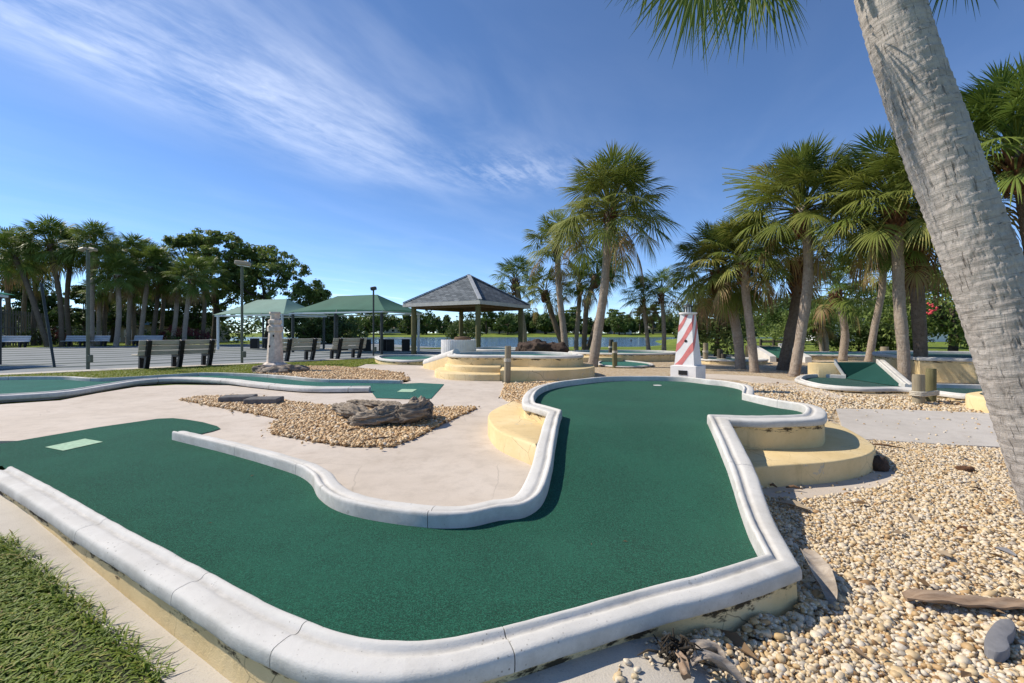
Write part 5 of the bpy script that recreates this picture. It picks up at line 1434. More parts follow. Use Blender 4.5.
r = np.random.default_rng(77); Vs = []; Fs = []; Ts = []; n = 0
top = np.array([2.0, 2.8, 4.2])
for (px, py, d, R_, fx_, fy_, fz_, dr, nsg, spr_, roll) in [
        (716, -84, 2.75, .66, -.22, -.05, -.97, .45, 36, 70, .35),
        (768, -66, 2.9, .58, .0, -.1, -1, .4, 26, 42, -.3),
        (672, -66, 2.6, .38, -.7, .1, -.7, .5, 30, 50, .1),
        (700, -72, 3.0, .64, -.05, .05, -1, .4, 34, 58, -.5),
        (752, -62, 2.65, .52, -.12, .0, -1, .4, 30, 48, .6),
        (806, -78, 3.3, .40, .2, .2, -.95, .4, 24, 40, .4),
        (955, -78, 2.6, .40, .3, .1, -.95, .5, 30, 55, .2)]:
    hub = at(px, py, d); f = np.array([fx_, fy_, fz_]); f /= np.linalg.norm(f)
    lat = np.cross(f, [.1, 1, .1]); lat /= np.linalg.norm(lat); nr = np.cross(f, lat); lat, nr = lat*math.cos(roll)+nr*math.sin(roll), nr*math.cos(roll)-lat*math.sin(roll)
    V, F2, T2 = fan_leaf(r, hub, f, lat, nr, R_, nsg, r.uniform(.08, .3), dr*.4, spread=spr_, w0=.8, split=.5, sections=(.04, .2, .4, .6, .8, 1.0))
    Vs.append(V); Fs.append(F2+n); Ts.append(T2); n += len(V)
    V, F2 = petiole(top, hub, .35, .022); Vs.append(V); Fs.append(F2+n); Ts.append(np.full(len(V), .6)); n += len(V)
bigmesh('hanging_leaves', np.concatenate(Vs), np.concatenate(Fs), M['palm'], np.concatenate(Ts), True, np_)

# --- left grove beyond the court
GL = 'sabal palms beyond the court on the left'
left = [
 ((34, 344), (34, 315), (36, 284), 41, .72, 1, 'short palm with a low crown left of the leaning pole top'),
 ((98, 344), (99, 322), (100, 296), 41, .70, 0, 'short palm low behind the twin floodlight post, right side'),
 ((134, 344), (134, 322), (132, 299), 43, .70, 1, 'low crowned palm behind the left end of the longest bench'),
 ((160, 344), (163, 312), (165, 268), 44, .85, 1, 'tall dark palm behind the right end of the longest bench'),
 ((22, 344), (24, 308), (28, 268), 43, .95, 1, 'dark palm behind the fence left of the leaning palm trunk'),  # base px, crown px, y, d, scale, dark, label
 ((48, 344), (30, 292), (14, 262), 36, 1.0, 1, 'leaning dark palm at the far left with its trunk slanting over the fence'),
 ((8, 344), (8, 300), (6, 256), 40, 1.05, 1, 'palm cut by the left picture edge above the fence'),
 ((62, 345), (60, 300), (50, 250), 37, 1.10, 1, 'tall palm with pale trunk beside the fence end, highest on the far left'),
 ((70, 344), (67, 300), (72, 254), 39, .95, 1, 'dark trunk palm just left of the tall twin floodlight post'),
 ((92, 345), (92, 300), (94, 250), 37, .95, 0, 'palm directly behind the tall twin floodlight post'),
 ((104, 344), (106, 300), (112, 262), 42, .9, 1, 'palm right behind the tall twin floodlight post with a ragged dark crown'),
 ((116, 345), (119, 312), (117, 280), 36, .82, 0, 'shorter broad crowned palm with a slanting pale trunk above the close pair of benches'),
 ((128, 344), (130, 300), (134, 262), 40, .98, 0, 'tall palm with a rounded crown above the longest bench left end'),
 ((140, 344), (144, 308), (150, 272), 39, 1.0, 0, 'dark crowned palm above the longest bench, tallest on its right'),
 ((152, 344), (156, 312), (160, 282), 41, .92, 1, 'lower palm right of the dark crowned palm above the longest bench'),
 ((172, 344), (176, 315), (178, 288), 40, .78, 0, 'short palm between the left grove and the big layered tree'),
 ((184, 344), (186, 318), (192, 282), 38, .88, 0, 'short palm in front of the big layered tree left side'),
 ((202, 344), (204, 318), (206, 280), 41, .85, 1, 'palm with dark trunk merging into the big layered tree')]
for k, (a, b_, c, d, s_, dk, lab) in enumerate(left):
    palm(lab, pp(d, a, b_, (c[0], c[1]-6)), .27, .23, s_*1.28, 200+k, GL, 'trunk_dark' if dk else 'trunk', nleaf=72, nseg=22, boots=8, bh=.7, sections=S4, low=-40)

# ================================================================== BROADLEAF TREES, SHRUBS
def foliage(centers, radii, nper, size, seed, flat=1.0):
    """leaf cards scattered through clumps; returns verts, quads, tint"""
    r = np.random.default_rng(seed); Cs = np.repeat(np.array(centers), nper, 0); Rs = np.repeat(np.array(radii), nper, 0); n = len(Cs)
    D = r.normal(0, 1, (n, 3)); D /= np.linalg.norm(D, axis=1)[:, None]; rad = r.random(n)**.42
    P = Cs+D*rad[:, None]*Rs*np.array([1, 1, flat])
    N = D*.7+r.normal(0, .6, (n, 3))+np.array([0, 0, .45]); N /= np.linalg.norm(N, axis=1)[:, None]
    U = np.cross(N, r.normal(0, 1, (n, 3))); U /= np.linalg.norm(U, axis=1)[:, None]; W = np.cross(N, U)
    s = size*r.uniform(.6, 1.35, n)[:, None]
    q = np.stack([P-U*s, P-W*s*.42+N*s*.12, P+U*s, P+W*s*.42+N*s*.12], 1)
    T = np.clip(np.repeat(r.normal(.45, .17, len(centers)), nper)+r.normal(0, .14, n), 0, 1)
    return q.reshape(-1, 3), np.arange(n*4).reshape(n, 4), np.repeat(T, 4)

def tree(label, base, h, spread, seed, nclump=60, nper=60, size=.16, mat='leaf', flat=.6, crown_lo=.35, shape='round', trunk_r=.25, group=None, name='broadleaf_tree', cat='tree', clump_r=.16, lean=(0, 0), lob=()):
    r = np.random.default_rng(seed); b = np.array([base[0], base[1], float(zt(base[0], base[1]))]); root = thing(name, label, cat, b, group)
    cs = []; rs = []; z0 = h*crown_lo
    while len(cs) < nclump:
        q = r.uniform(-1, 1, 3)
        if shape == 'round':
            if q.dot(q) > 1 or q.dot(q) < .12: continue
            p = np.array([q[0]*spread, q[1]*spread, z0+(h-z0)*(q[2]*.5+.5)])
        elif shape == 'layered':
            lv = r.integers(0, 5); t = lv/4.0; z = z0+(h-z0)*t+r.normal(0, .12); w = spread*(1.0 if lv < 3 else .92-.25*(lv-3)); a = r.uniform(0, 6.28); rr = w*math.sqrt(r.random())
            p = np.array([rr*math.cos(a)+(r.uniform(-.35, .1))*spread*t, rr*math.sin(a)*.8, z])
        elif shape == 'lobes':
            k = int(r.integers(len(lob))); lx_, ly_, lz_, lr_ = lob[k]; q = q/max(1.0, np.linalg.norm(q)); p = np.array([lx_*spread, ly_*spread, lz_*h])+q*np.array([lr_*spread, lr_*spread, lr_*spread*.52])
        elif shape == 'cone':
            t = r.random()**1.5; a = r.uniform(0, 6.28); rr = spread*(1-t)*math.sqrt(r.random()); p = np.array([rr*math.cos(a), rr*math.sin(a), z0+(h-z0)*t])
        p[:2] += np.array(lean)*(p[2]/h)
        cs.append(p); rs.append(clump_r*spread*r.uniform(.6, 1.4)*np.ones(3))
    cs = np.array(cs)+b; V, F_, T = foliage(cs, rs, nper, size, seed, flat)
    bigmesh('crown', V, F_, M[mat], T, False, root)
    mb = MB(); top = b+np.array([lean[0]*.5, lean[1]*.5, z0+(h-z0)*.45])
    mb.tube(catmull3(np.array([b-[0, 0, .1], b+(top-b)*.5+[spread*.04, 0, 0], top]), h*.05), np.linspace(trunk_r, trunk_r*.5, len(catmull3(np.array([b-[0, 0, .1], b+(top-b)*.5+[spread*.04, 0, 0], top]), h*.05))), 10)
    for k in range(9):
        c = cs[int(r.integers(len(cs)))]; s0 = b+(top-b)*r.uniform(.45, .98); m_ = (s0+c)/2+np.array([0, 0, -.05*h]); mb.tube(catmull3(np.array([s0, m_, c]), h*.08), np.linspace(trunk_r*.35, trunk_r*.08, len(catmull3(np.array([s0, m_, c]), h*.08))), 7)
    mb.build('trunk', M['wood_bark'], root, 180)
    return root
gpos = lambda px, d: at(px, 0, d)[:2]
tree('big dark spreading tree with flat topped crown reaching left, left of the canopies', gpos(215, 46), 11.0, 3.7, 301, 330, 42, .17, 'leaf', .6, .28, 'lobes', .4, clump_r=.11,
     lob=[(-1.0, 0, .93, .28), (-.62, .1, .95, .34), (-.2, -.1, .97, .36), (.25, 0, .95, .40), (.62, .1, .86, .36), (-.35, 0, .80, .42), (.1, -.3, .78, .46), (.5, .2, .66, .46), (-.1, .3, .62, .48), (.75, -.2, .55, .44), (.3, -.2, .48, .5)])
tree('big dense dark round tree behind the pale green canopy', gpos(268, 47), 10.0, 5.0, 302, 460, 42, .17, 'leaf', .7, .1, 'lobes', .45, clump_r=.085,
     lob=[(-.55, 0, .90, .28), (-.15, .1, .93, .32), (.2, 0, .86, .32), (.5, -.1, .75, .32), (.85, 0, .58, .28), (-.75, .1, .76, .34), (-.35, -.2, .70, .42), (.1, -.3, .68, .44), (.5, -.2, .52, .42), (.9, .1, .40, .30), (-.6, 0, .45, .45), (0, -.2, .42, .5), (.45, 0, .30, .45), (1.05, 0, .5, .2)])
GT = 'dark filler trees behind the left palm grove'
for px, h, sp, sd, dd_, lab in ((12, 7.0, 3.0, 351, 50, 'dark leafy tree behind the fence at the far left'), (45, 6.0, 2.6, 352, 52, 'dark leafy tree behind the slanting trunk of the leaning palm'), (84, 6.6, 2.8, 353, 50, 'dark leafy tree behind the twin floodlight post'), (112, 6.0, 2.8, 354, 53, 'dark leafy tree behind the close pair of pale benches, right side'), (140, 6.8, 3.0, 355, 50, 'dark leafy tree behind the palms above the longest bench'), (170, 6.2, 2.8, 356, 52, 'dark leafy tree behind the short palm next to the big spreading tree'), (196, 5.6, 2.8, 357, 51, 'dark leafy tree below the big spreading tree, behind the pavilion')):
    lob = [(a_*.7, 0, z_, .42) for a_, z_ in ((-1, .5), (-.5, .75), (0, .88), (.5, .78), (1, .55), (-.4, .4), (.4, .42))]
    tree(lab, gpos(px, dd_), h, sp, sd, 130, 40, .19, 'leaf_dark', .7, .1, 'lobes', .25, GT, clump_r=.15, lob=lob)
tree('lower dark drooping tree behind the gap between both shade canopies', gpos(312, 46), 5.6, 3.4, 303, 110, 60, .16, 'leaf_dark', .6, .1, 'round', .3, clump_r=.2)
tree('dark low limbed tree seen under the large dark green canopy', gpos(338, 48), 4.2, 3.2, 304, 90, 60, .16, 'leaf_dark', .6, .12, 'round', .3, clump_r=.2)
# understory behind the left grove: shrubs one can tell apart, a hedge mass behind them
hg = []
r = np.random.default_rng(9)
for px in np.arange(-60, 262, 7): hg.append([*gpos(px+r.normal(0, 3), 56+r.normal(0, 1.5)), r.uniform(.6, 3.6)])
V, F_, T = foliage(np.array(hg), [np.ones(3)*1.7]*len(hg), 110, .26, 10, .9)
o = bigmesh('hedge_mass', V, F_, M['leaf_dark'], T, False); o['kind'] = 'stuff'; tag(o, 'dark mass of undergrowth behind the left palm grove', 'undergrowth')
def shrub(label, px, d, h, w, seed, mat='leaf', group=None, n=26, nper=45, size=.09):
    return tree(label, gpos(px, d), h, w, seed, n, nper, size, mat, .8, .02, 'round', .06, group, 'shrub', 'shrub', .32)
GB = 'shrubs below the left palms'
shrub('low dark shrub at the foot of the fence end', 40, 41, 1.5, 1.2, 320, 'leaf_dark', GB)
shrub('reddish shrub in the bed above the right end of the longest bench', 172, 41, 1.7, 1.1, 321, 'bract', GB)
shrub('purple red shrub by the fence end below the left palms', 55, 42, 1.6, .7, 322, 'bract', GB)
shrub('reddish bushy shrub right of the first reddish one beyond the court', 194, 40, 1.6, 1.3, 323, 'bract', GB)
shrub('light green low shrub between both reddish shrubs', 183, 39, .9, .9, 324, 'leaf_light', GB)
shrub('light green shrub behind the pale bench above the longest bench', 160, 43, 1.5, 1.2, 325, 'leaf_light', GB)
shrub('dark shrub behind the close pair of pale benches', 84, 43, 1.3, 1.4, 326, 'leaf_dark', GB)
shrub('dark conical shrub at the lake edge seen under the gazebo', 465, 33, 2.7, 1.3, 330, 'leaf_dark', None, 34, 70, .09)
# right side shrubs and trees
tree('dense dark shrub tree right behind the striped lighthouse', gpos(716, 20.5), 3.5, 1.75, 331, 70, 90, .10, 'leaf_dark', .9, .02, 'round', .12, None, 'shrub', 'shrub', .26)
tree('rounded light green tree on the lawn between the right palms', gpos(797, 44), 4.6, 3.0, 332, 70, 70, .17, 'leaf_light', .7, .2, 'round', .2, None, clump_r=.24)
shrub('dark hedge bush behind the twin young palms', 800, 27, 2.4, 1.7, 333, 'leaf', 'hedge bushes behind the right palms', 40, 70, .09)
shrub('dark dense hedge bush left of the small crowned grove palm', 822, 26, 2.6, 1.4, 334, 'leaf_dark', 'hedge bushes behind the right palms', 40, 70, .09)
shrub('dark wide hedge bush right of the small crowned grove palm', 858, 25, 1.9, 1.5, 335, 'leaf_dark', 'hedge bushes behind the right palms', 46, 70, .09)
shrub('dark hedge bush between the slanting trunk and the ramp hole palm', 889, 24, 1.9, 1.3, 336, 'leaf_dark', 'hedge bushes behind the right palms', 40, 70, .09)
ft = tree('green flowering tree with red blossoms behind the ramp hole palms', gpos(952, 21), 4.3, 3.0, 337, 110, 80, .12, 'leaf', .8, .12, 'round', .2, None, clump_r=.22)
r = np.random.default_rng(2); mb = MB()
for k in range(16):
    c = at(r.normal(932, 5), r.normal(309, 5), 18.2+r.normal(0, .25)); mb.blob(c, (.05, .05, .045), 7, 5, .3, 2, k)
mb.build('blossoms', M['flower'], ft, 180)
tree('light green tree filling the background behind the slanting palm trunk', gpos(880, 34), 5.2, 3.4, 338, 80, 70, .16, 'leaf_light', .7, .1, 'round', .25, None, clump_r=.24)
tree('dark tree behind the near palm trunk at the right edge', gpos(1010, 24), 5.5, 3.4, 339, 90, 70, .14, 'leaf_dark', .8, .1, 'round', .25, None, clump_r=.24)
tree('green tree between the leftmost grove palms in the background', gpos(752, 52), 5.2, 3.2, 340, 60, 60, .18, 'leaf', .7, .12, 'round', .25, None, clump_r=.24)

# ================================================================== FAR SHORE
def house(label, px, d, w, dep, h, rh, wall, roof, rz=0.0, name='house', win=4, group=None):
    c = gpos(px, d); z = float(zt(c[0], c[1])); root = thing(name, label, 'house', (c[0], c[1], z), group); root['_base'] = [0, 0, 0]
    MB().box((0, 0, h/2-.2), (w, dep, h+.4)).build('wall', M[wall], root, 0)
    e = .5; W2, D2 = w/2+e, dep/2+e; rg = max(.2, w/2-dep/2)
    MB().add([(-W2, -D2, h), (W2, -D2, h), (W2, D2, h), (-W2, D2, h), (-rg, 0, h+rh), (rg, 0, h+rh)], [(0, 1, 5, 4), (1, 2, 5), (2, 3, 4, 5), (3, 0, 4), (3, 2, 1, 0)]).build('roof', M[roof], root, 0)
    for k in range(win):
        x = -w/2+w*(k+.5)/win; f = MB().box((x, -dep/2-.02, h*.52), (w/win*.5, .08, h*.45)).build('window', M['stucco_white'], root, 0)
        MB().box((x, -dep/2-.05, h*.52), (w/win*.44, .06, h*.39)).build('pane', M['window'], f, 0)
    root.location = (c[0], c[1], z); root.rotation_euler = (0, 0, rz); return root
house('pale long house across the lake with grey roof, seen between gazebo posts', 505, 232, 17, 8, 2.6, 1.8, 'stucco_pale', 'roof_grey')
house('white house across the lake left of the gazebo front post', 450, 236, 13, 8, 2.6, 1.8, 'stucco_white', 'roof_tan')
house('tan house across the lake right of the gazebo', 545, 234, 14, 8, 2.8, 2.0, 'stucco_tan', 'roof_grey')
house('pale house across the lake between the tall centre palms', 590, 215, 9, 7, 3.8, 2.2, 'stucco_pale', 'roof_tan')
house('white gabled house across the lake left of the twin thin palms', 620, 215, 9, 7, 3.6, 1.8, 'stucco_white', 'roof_grey', 0, 'house', 2)
house('pale house across the lake behind the twin thin palms', 655, 230, 11, 8, 2.6, 1.8, 'stucco_pale', 'roof_grey')
house('white far house across the lake left of the large green canopy post', 398, 236, 12, 8, 2.6, 1.8, 'stucco_white', 'roof_grey')
house('pale house with green roof behind the left palm grove', 20, 62, 14, 8, 3.0, 1.6, 'stucco_white', 'roof_green', .15)
house('white house behind the palms above the close pair of pale benches', 96, 60, 13, 7, 2.4, 1.4, 'stucco_white', 'roof_grey')
house('low pavilion with green roof behind the reddish shrubs', 178, 56, 9, 6, 2.0, 1.1, 'stucco_tan', 'roof_green', 0, 'house', 5)
wh = house('white house with balcony rail behind the grove hedge at right', 866, 62, 14, 8, 5.0, .9, 'stucco_white', 'roof_grey', -.3, 'house', 6)
mb = MB()
for z in (2.2, 3.1): mb.box((0, -4.9, z), (14, .12, .12))
for k in range(29): mb.box((-7+k*.5, -4.9, 2.6), (.07, .07, .95))
mb.build('balcony_rail', M['lighthouse'], wh, 0)
# individual trees along the far shore, four kinds
protos = []
for k, (h, sp, mat, fl, lo, shp, nm, lab) in enumerate([
    (8.5, 5.5, 'leaf_light', .7, .12, 'round', 'shore_tree', 'rounded green tree on the far lake shore'),
    (11.5, 4.2, 'leaf', .4, .55, 'layered', 'shore_pine', 'tall thin flat topped pine on the far lake shore'),
    (6.0, 4.5, 'leaf_light', .75, .08, 'round', 'shore_tree', 'low light green tree on the far lake shore'),
    (9.5, 3.2, 'leaf_dark', .85, .08, 'cone', 'shore_tree', 'dark narrow tree on the far lake shore')]):
    protos.append((h, sp, mat, fl, lo, shp, nm, lab))
r = np.random.default_rng(31); made = {}
GS_ = ['rounded trees on the far shore', 'flat topped pines on the far shore', 'low light green trees on the far shore', 'dark narrow trees on the far shore']
pxs = np.linspace(300, 800, 84)+r.normal(0, 3, 84)
for j, px in enumerate(pxs):
    kd = int(r.choice([0, 1, 2, 3], p=[.5, .12, .24, .14])); d = r.uniform(200, 262); c = gpos(px, d); sc_ = r.uniform(.75, 1.25)
    if kd not in made:
        h, sp, mat, fl, lo, shp, nm, lab = protos[kd]
        made[kd] = tree(lab, c, h, sp, 400+kd, 40, 34, .62, mat, fl, lo, shp, .35, GS_[kd], nm, 'tree', .26)
    else: dup(made[kd], (c[0], c[1], float(zt(c[0], c[1]))), r.uniform(0, 6.28), (sc_, sc_, sc_*r.uniform(.85, 1.15)))
for j, (px, kd, sc_, d) in enumerate([(574, 1, 1.05, 210), (566, 0, 1.1, 215), (614, 1, .95, 208), (640, 1, 1.0, 212), (625, 0, .95, 205), (486, 1, 1.05, 212), (545, 0, 1.2, 214), (690, 0, 1.2, 210), (700, 1, 1.1, 205), (380, 0, 1.2, 205), (365, 0, 1.0, 208), (408, 3, 1.2, 205), (417, 3, 1.1, 206)]):
    c = gpos(px, d); dup(made[kd], (c[0], c[1], float(zt(c[0], c[1]))), j*1.3, sc_)
# far wood closing the horizon on both sides
hg = []
for px in np.arange(-700, 300, 5): d = 270+r.normal(0, 8); c = gpos(px, d); hg.append([*c, 2.5+abs(r.normal(0, 2.0))])
for px in np.arange(300, 830, 4): d = 285+r.normal(0, 8); c = gpos(px, d); hg.append([*c, 3.0+abs(r.normal(0, 1.6))])
for px in np.arange(740, 1800, 5): d = 150+r.normal(0, 8); c = gpos(px, d); hg.append([*c, 2.0+abs(r.normal(0, 1.6))])
V, F_, T = foliage(np.array(hg), [np.ones(3)*4.2]*len(hg), 34, .95, 11, .9)
o = bigmesh('far_wood', V, F_, M['leaf'], T, False); o['kind'] = 'stuff'; tag(o, 'hazy far line of woods closing the horizon beyond the lake', 'woods')

# ================================================================== PEBBLES AND GRASS
def ico(sub):
    import bmesh
    bm = bmesh.new(); bmesh.ops.create_icosphere(bm, subdivisions=sub, radius=1); bm.verts.ensure_lookup_table()
    v = np.array([x.co[:] for x in bm.verts]); f = np.array([[q.index for q in p.verts] for p in bm.faces]); bm.free(); return v, f
def pebbles(name, pos, size, seed, mat, sub, label, cat, tintshift=0.0):
    r = np.random.default_rng(seed); n = len(pos); v0, f0 = ico(sub); m_ = len(v0)
    S = size[:, None]*np.stack([r.uniform(.8, 1.35, n), r.uniform(.65, 1.0, n), r.uniform(.45, .8, n)], 1)
    # lumpy templates
    tpl = np.stack([v0*(1+.5*fbm(v0*1.2+k*5.1, k, 2))[:, None] for k in range(12)])
    V = tpl[r.integers(0, 12, n)]*S[:, None, :]
    az = r.uniform(0, 6.283, n); tl = r.normal(0, .35, n); t2 = r.normal(0, .35, n)
    ca, sa, ct, st_, c2, s2 = np.cos(az), np.sin(az), np.cos(tl), np.sin(tl), np.cos(t2), np.sin(t2)
    x, y, z = V[..., 0], V[..., 1], V[..., 2]
    y, z = y*ct[:, None]-z*st_[:, None], y*st_[:, None]+z*ct[:, None]
    x, z = x*c2[:, None]+z*s2[:, None], -x*s2[:, None]+z*c2[:, None]
    x, y = x*ca[:, None]-y*sa[:, None], x*sa[:, None]+y*ca[:, None]
    V = np.stack([x, y, z], -1)+pos[:, None, :]
    Fq = (f0[None]+(np.arange(n)*m_)[:, None, None]).reshape(-1, 3)
    T = np.repeat(np.clip(r.beta(1.6, 1.3, n)+tintshift, 0, 1), m_)
    o = bigmesh(name, V.reshape(-1, 3), Fq, M[mat], T, True); o['kind'] = 'stuff'; tag(o, label, cat); return o
def scatter(poly, n, seed, excl=()):
    r = np.random.default_rng(seed); P = np.asarray(poly)[:, :2]; lo, hi = P.min(0), P.max(0); out = []
    tot = 0
    while tot < n:
        q = r.uniform(lo, hi, (n*2, 2)); k = inside(q, P)
        for e in excl: k &= ~inside(q, np.asarray(e)[:, :2])
        q = q[k]; out.append(q); tot += len(q)
    return np.concatenate(out)[:n]
main_out = OUT[:, :2]
hole_excl = np.r_[OUT[:near_idx(536, 402.3, .085), :2], [[0, 4.5], [0, 2.8], [-2, 3.3]]]
# near bed, full size stones
near_poly = [(1.16, 1.86), tuple(G(655, 640)[:2]), tuple(G(700, 663)[:2]), (.62, .95), (3.6, 1.0), (5.2, 3.4), tuple(G(1000, 449)[:2]), tuple(G(862, 441)[:2]), (3.0, 4.3), (1.65, 3.6), (1.4, 2.6)]
apx = [tuple(p) for p in ap]
q = scatter(near_poly, 92000, 51, [hole_excl, st, apx])
dist = np.linalg.norm(q, axis=1)
rr_ = np.random.default_rng(52)
layer = rr_.random(len(q)); pz = zt(q[:, 0], q[:, 1])+.004+.016*layer**2+.012*fbm(np.c_[q*2.2, q[:, :1]*0], 4, 3)
wd = np.min(np.linalg.norm(q[:, None, :]-OUT[None, ::6, :2], axis=2), axis=1); pz += .035*np.exp(-(wd/.10)**2)
sz = rr_.lognormal(math.log(.0092), .34, len(q)); sz = np.clip(sz, .006, .026)
a = dist < 2.75
pebbles('gravel_pebbles', np.c_[q, pz][a], sz[a], 53, 'pebble', 2, 'cream, tan and white river pebbles at the near right', 'gravel', .02)
pebbles('gravel_pebbles', np.c_[q, pz][~a], sz[~a]*1.05, 54, 'pebble', 1, 'cream and tan river pebbles behind the right yellow step', 'gravel', .02)
stray = np.concatenate([scatter(apx, 60, 81), scatter([tuple(G(*c)[:2]) for c in [(640, 645), (700, 640), (720, 655), (660, 690), (600, 690)]], 34, 82, [hole_excl]), scatter(rp, 90, 83)])
pebbles('stray_pebbles', np.c_[stray, zt(stray[:, 0], stray[:, 1])+np.where(np.arange(len(stray)) < 60, .017, np.where(np.arange(len(stray)) < 94, .015, .027))], np.clip(rr_.lognormal(math.log(.010), .35, len(stray)), .005, .02), 84, 'pebble', 2, 'single pebbles strewn over the grey path and concrete edges', 'gravel')
# further right bed
mid_poly = [tuple(G(700, 384)[:2]), tuple(G(795, 384)[:2]), tuple(G(835, 394)[:2]), tuple(G(905, 398)[:2]), tuple(G(985, 404)[:2]), tuple(G(985, 414)[:2]), tuple(G(900, 410.5)[:2]), tuple(G(836, 409.5)[:2]), (3.6, 5.3), (2.9, 6.4)]
q = scatter(mid_poly, 9000, 55, [hole_excl]); pebbles('gravel_pebbles', np.c_[q, zt(q[:, 0], q[:, 1])+.012], np.clip(rr_.lognormal(math.log(.018), .3, len(q)), .008, .04), 56, 'pebble', 1, 'tan pebbles between the grey path and the ramp hole', 'gravel', -.05)
q = scatter([tuple(p) for p in bed1], 15000, 57); sp_ = rr_.random(len(q)) < .10; q[sp_] += rr_.normal(0, .07, (sp_.sum(), 2)); pebbles('gravel_pebbles', np.c_[q, .010+.012*rr_.random(len(q))], np.clip(rr_.lognormal(math.log(.016), .3, len(q)), .008, .034), 58, 'pebble_tan', 1, 'orange tan pebbles round the driftwood log', 'gravel')
q = scatter([tuple(p) for p in bed2], 9000, 59); q += rr_.normal(0, .05, q.shape); pebbles('gravel_pebbles', np.c_[q, .012+.015*rr_.random(len(q))], np.clip(rr_.lognormal(math.log(.024), .3, len(q)), .01, .05), 60, 'pebble_tan', 1, 'orange tan pebbles before the stone model lighthouse', 'gravel', -.1)
gpoly = [tuple(G(505, 384.5)[:2]), tuple(G(500, 398)[:2]), (.3, 5.4), (.2, 7.0), (.9, 8.3), tuple(G(560, 381.5)[:2])]
q = scatter(gpoly, 3500, 61, [hole_excl]); pebbles('gravel_pebbles', np.c_[q, zt(q[:, 0], q[:, 1])+.02], np.clip(rr_.lognormal(math.log(.02), .3, len(q)), .01, .04), 62, 'pebble_tan', 1, 'tan pebbles at the foot of the grey weathered piling', 'gravel')

tq_ = scatter(turf_poly, 46, 93); Nn = len(tq_); az_ = rr_.uniform(0, 6.28, Nn); Ll = rr_.lognormal(math.log(.009), .5, Nn); zz_ = Hm(tq_[:, 0], tq_[:, 1])+.006
dd_ = np.c_[np.cos(az_), np.sin(az_), 0*az_]*Ll[:, None]; ss_ = np.c_[-np.sin(az_), np.cos(az_), 0*az_]*(Ll*.3)[:, None]; cc_ = np.c_[tq_, zz_]
o = bigmesh('leaf_litter', np.stack([cc_-dd_, cc_-ss_+[0, 0, .003], cc_+dd_, cc_+ss_+[0, 0, .003]], 1).reshape(-1, 3), np.arange(Nn*4).reshape(Nn, 4), M['litter'], np.repeat(rr_.random(Nn), 4), False); o['kind'] = 'stuff'; tag(o, 'tiny dry leaf bits fallen on the big green turf', 'leaf litter')
def blades(name, pos, h, w, seed, label, lean=.6, tint=(.45, .22)):
    r = np.random.default_rng(seed); n = len(pos); az = r.uniform(0, 6.283, n); d = np.stack([np.cos(az), np.sin(az)], 1); s = np.stack([-d[:, 1], d[:, 0]], 1)
    H = h*r.uniform(.5, 1.35, n); W = w*r.uniform(.7, 1.3, n); Ln = H*lean*r.uniform(.3, 1.7, n)
    rows = []
    for t, wk in ((0, 1), (.5, .9), (.85, .55), (1, .08)):
        c = pos+np.c_[d*(Ln*t**1.6)[:, None], H*(t-.25*t*t*lean)]
        rows.append(np.stack([c-np.c_[s*(W*wk)[:, None], 0*H], c+np.c_[s*(W*wk)[:, None], 0*H]], 1))
    V = np.stack(rows, 1).reshape(-1, 3); i = np.arange(n)*8
    Fq = np.concatenate([np.stack([i+2*k, i+2*k+1, i+2*k+3, i+2*k+2], 1) for k in range(3)])
    T = np.clip(r.normal(tint[0], tint[1], n), 0, .92); dry = r.random(n) < .06; T[dry] = r.uniform(.93, 1, dry.sum()); T = np.repeat(T, 8)
    o = bigmesh(name, V, Fq, M['blade'], T, True); o['kind'] = 'stuff'; tag(o, label, 'grass'); return o
# front-left lawn
fl_poly = [tuple(e1-ed*1.2+_fn*.02), tuple(e2+ed*.5+_fn*.02), (-.9, .9), (-3.4, .9), (-4.4, 2.4)]
o = sheet('lawn_soil', fl_poly, zt, M['soil'], .25, .002, 0)
q = scatter(fl_poly, 84000, 71); 
nn = fbm(np.c_[q*3.0, q[:, :1]*0], 5, 3); q = q[nn > -.62+.1*rr_.standard_normal(len(q))]
blades('grass', np.c_[q, zt(q[:, 0], q[:, 1])], .021, .0046, 72, 'short green grass in the front left corner beside the sidewalk', 1.35)
# a few blades creeping over the sidewalk edge
r = np.random.default_rng(6); tq = r.random(900); q = e1+(e2-e1)*tq[:, None]+_fn*r.normal(.0, .018, 900)[:, None]
blades('grass', np.c_[q, zt(q[:, 0], q[:, 1])+.006], .038, .003, 73, 'ragged grass fringe along the sidewalk edge', 1.3)
# strip between court and the long low hole, and the lawn by the gazebo
strip = [tuple(G(0, 379, -.03)[:2]), tuple(G(58, 378.2, -.03)[:2]), tuple(G(96, 379.8, -.03)[:2]), tuple(G(126, 378.8, -.03)[:2]), tuple(G(205, 374.5, -.03)[:2]), tuple(G(258, 374, -.03)[:2]), tuple(G(292, 367.2, -.03)[:2]), tuple(G(352, 367.8, -.03)[:2]), tuple(G(378, 361, -.03)[:2]), tuple(G(398, 357, -.03)[:2]), tuple(court_pt(12.4, -.3)), tuple(court_pt(-5, -.3))]
q = scatter(strip, 60000, 74); blades('grass', np.c_[q, zt(q[:, 0], q[:, 1])-.01], .06, .0075, 75, 'sunlit grass strip between the court and the long low hole', .9, (.74, .13))
lawn2 = [tuple(G(398, 357, -.03)[:2]), tuple(G(440, 356, -.03)[:2]), (-2.0, 22), (-2, 31), (-9, 32), tuple(court_pt(19.5, 3.2)), tuple(court_pt(12.9, -.3))]
q = scatter(lawn2, 26000, 76); blades('grass', np.c_[q, zt(q[:, 0], q[:, 1])-.01], .08, .014, 77, 'grass between the gazebo and the lake', .9, (.55, .2))
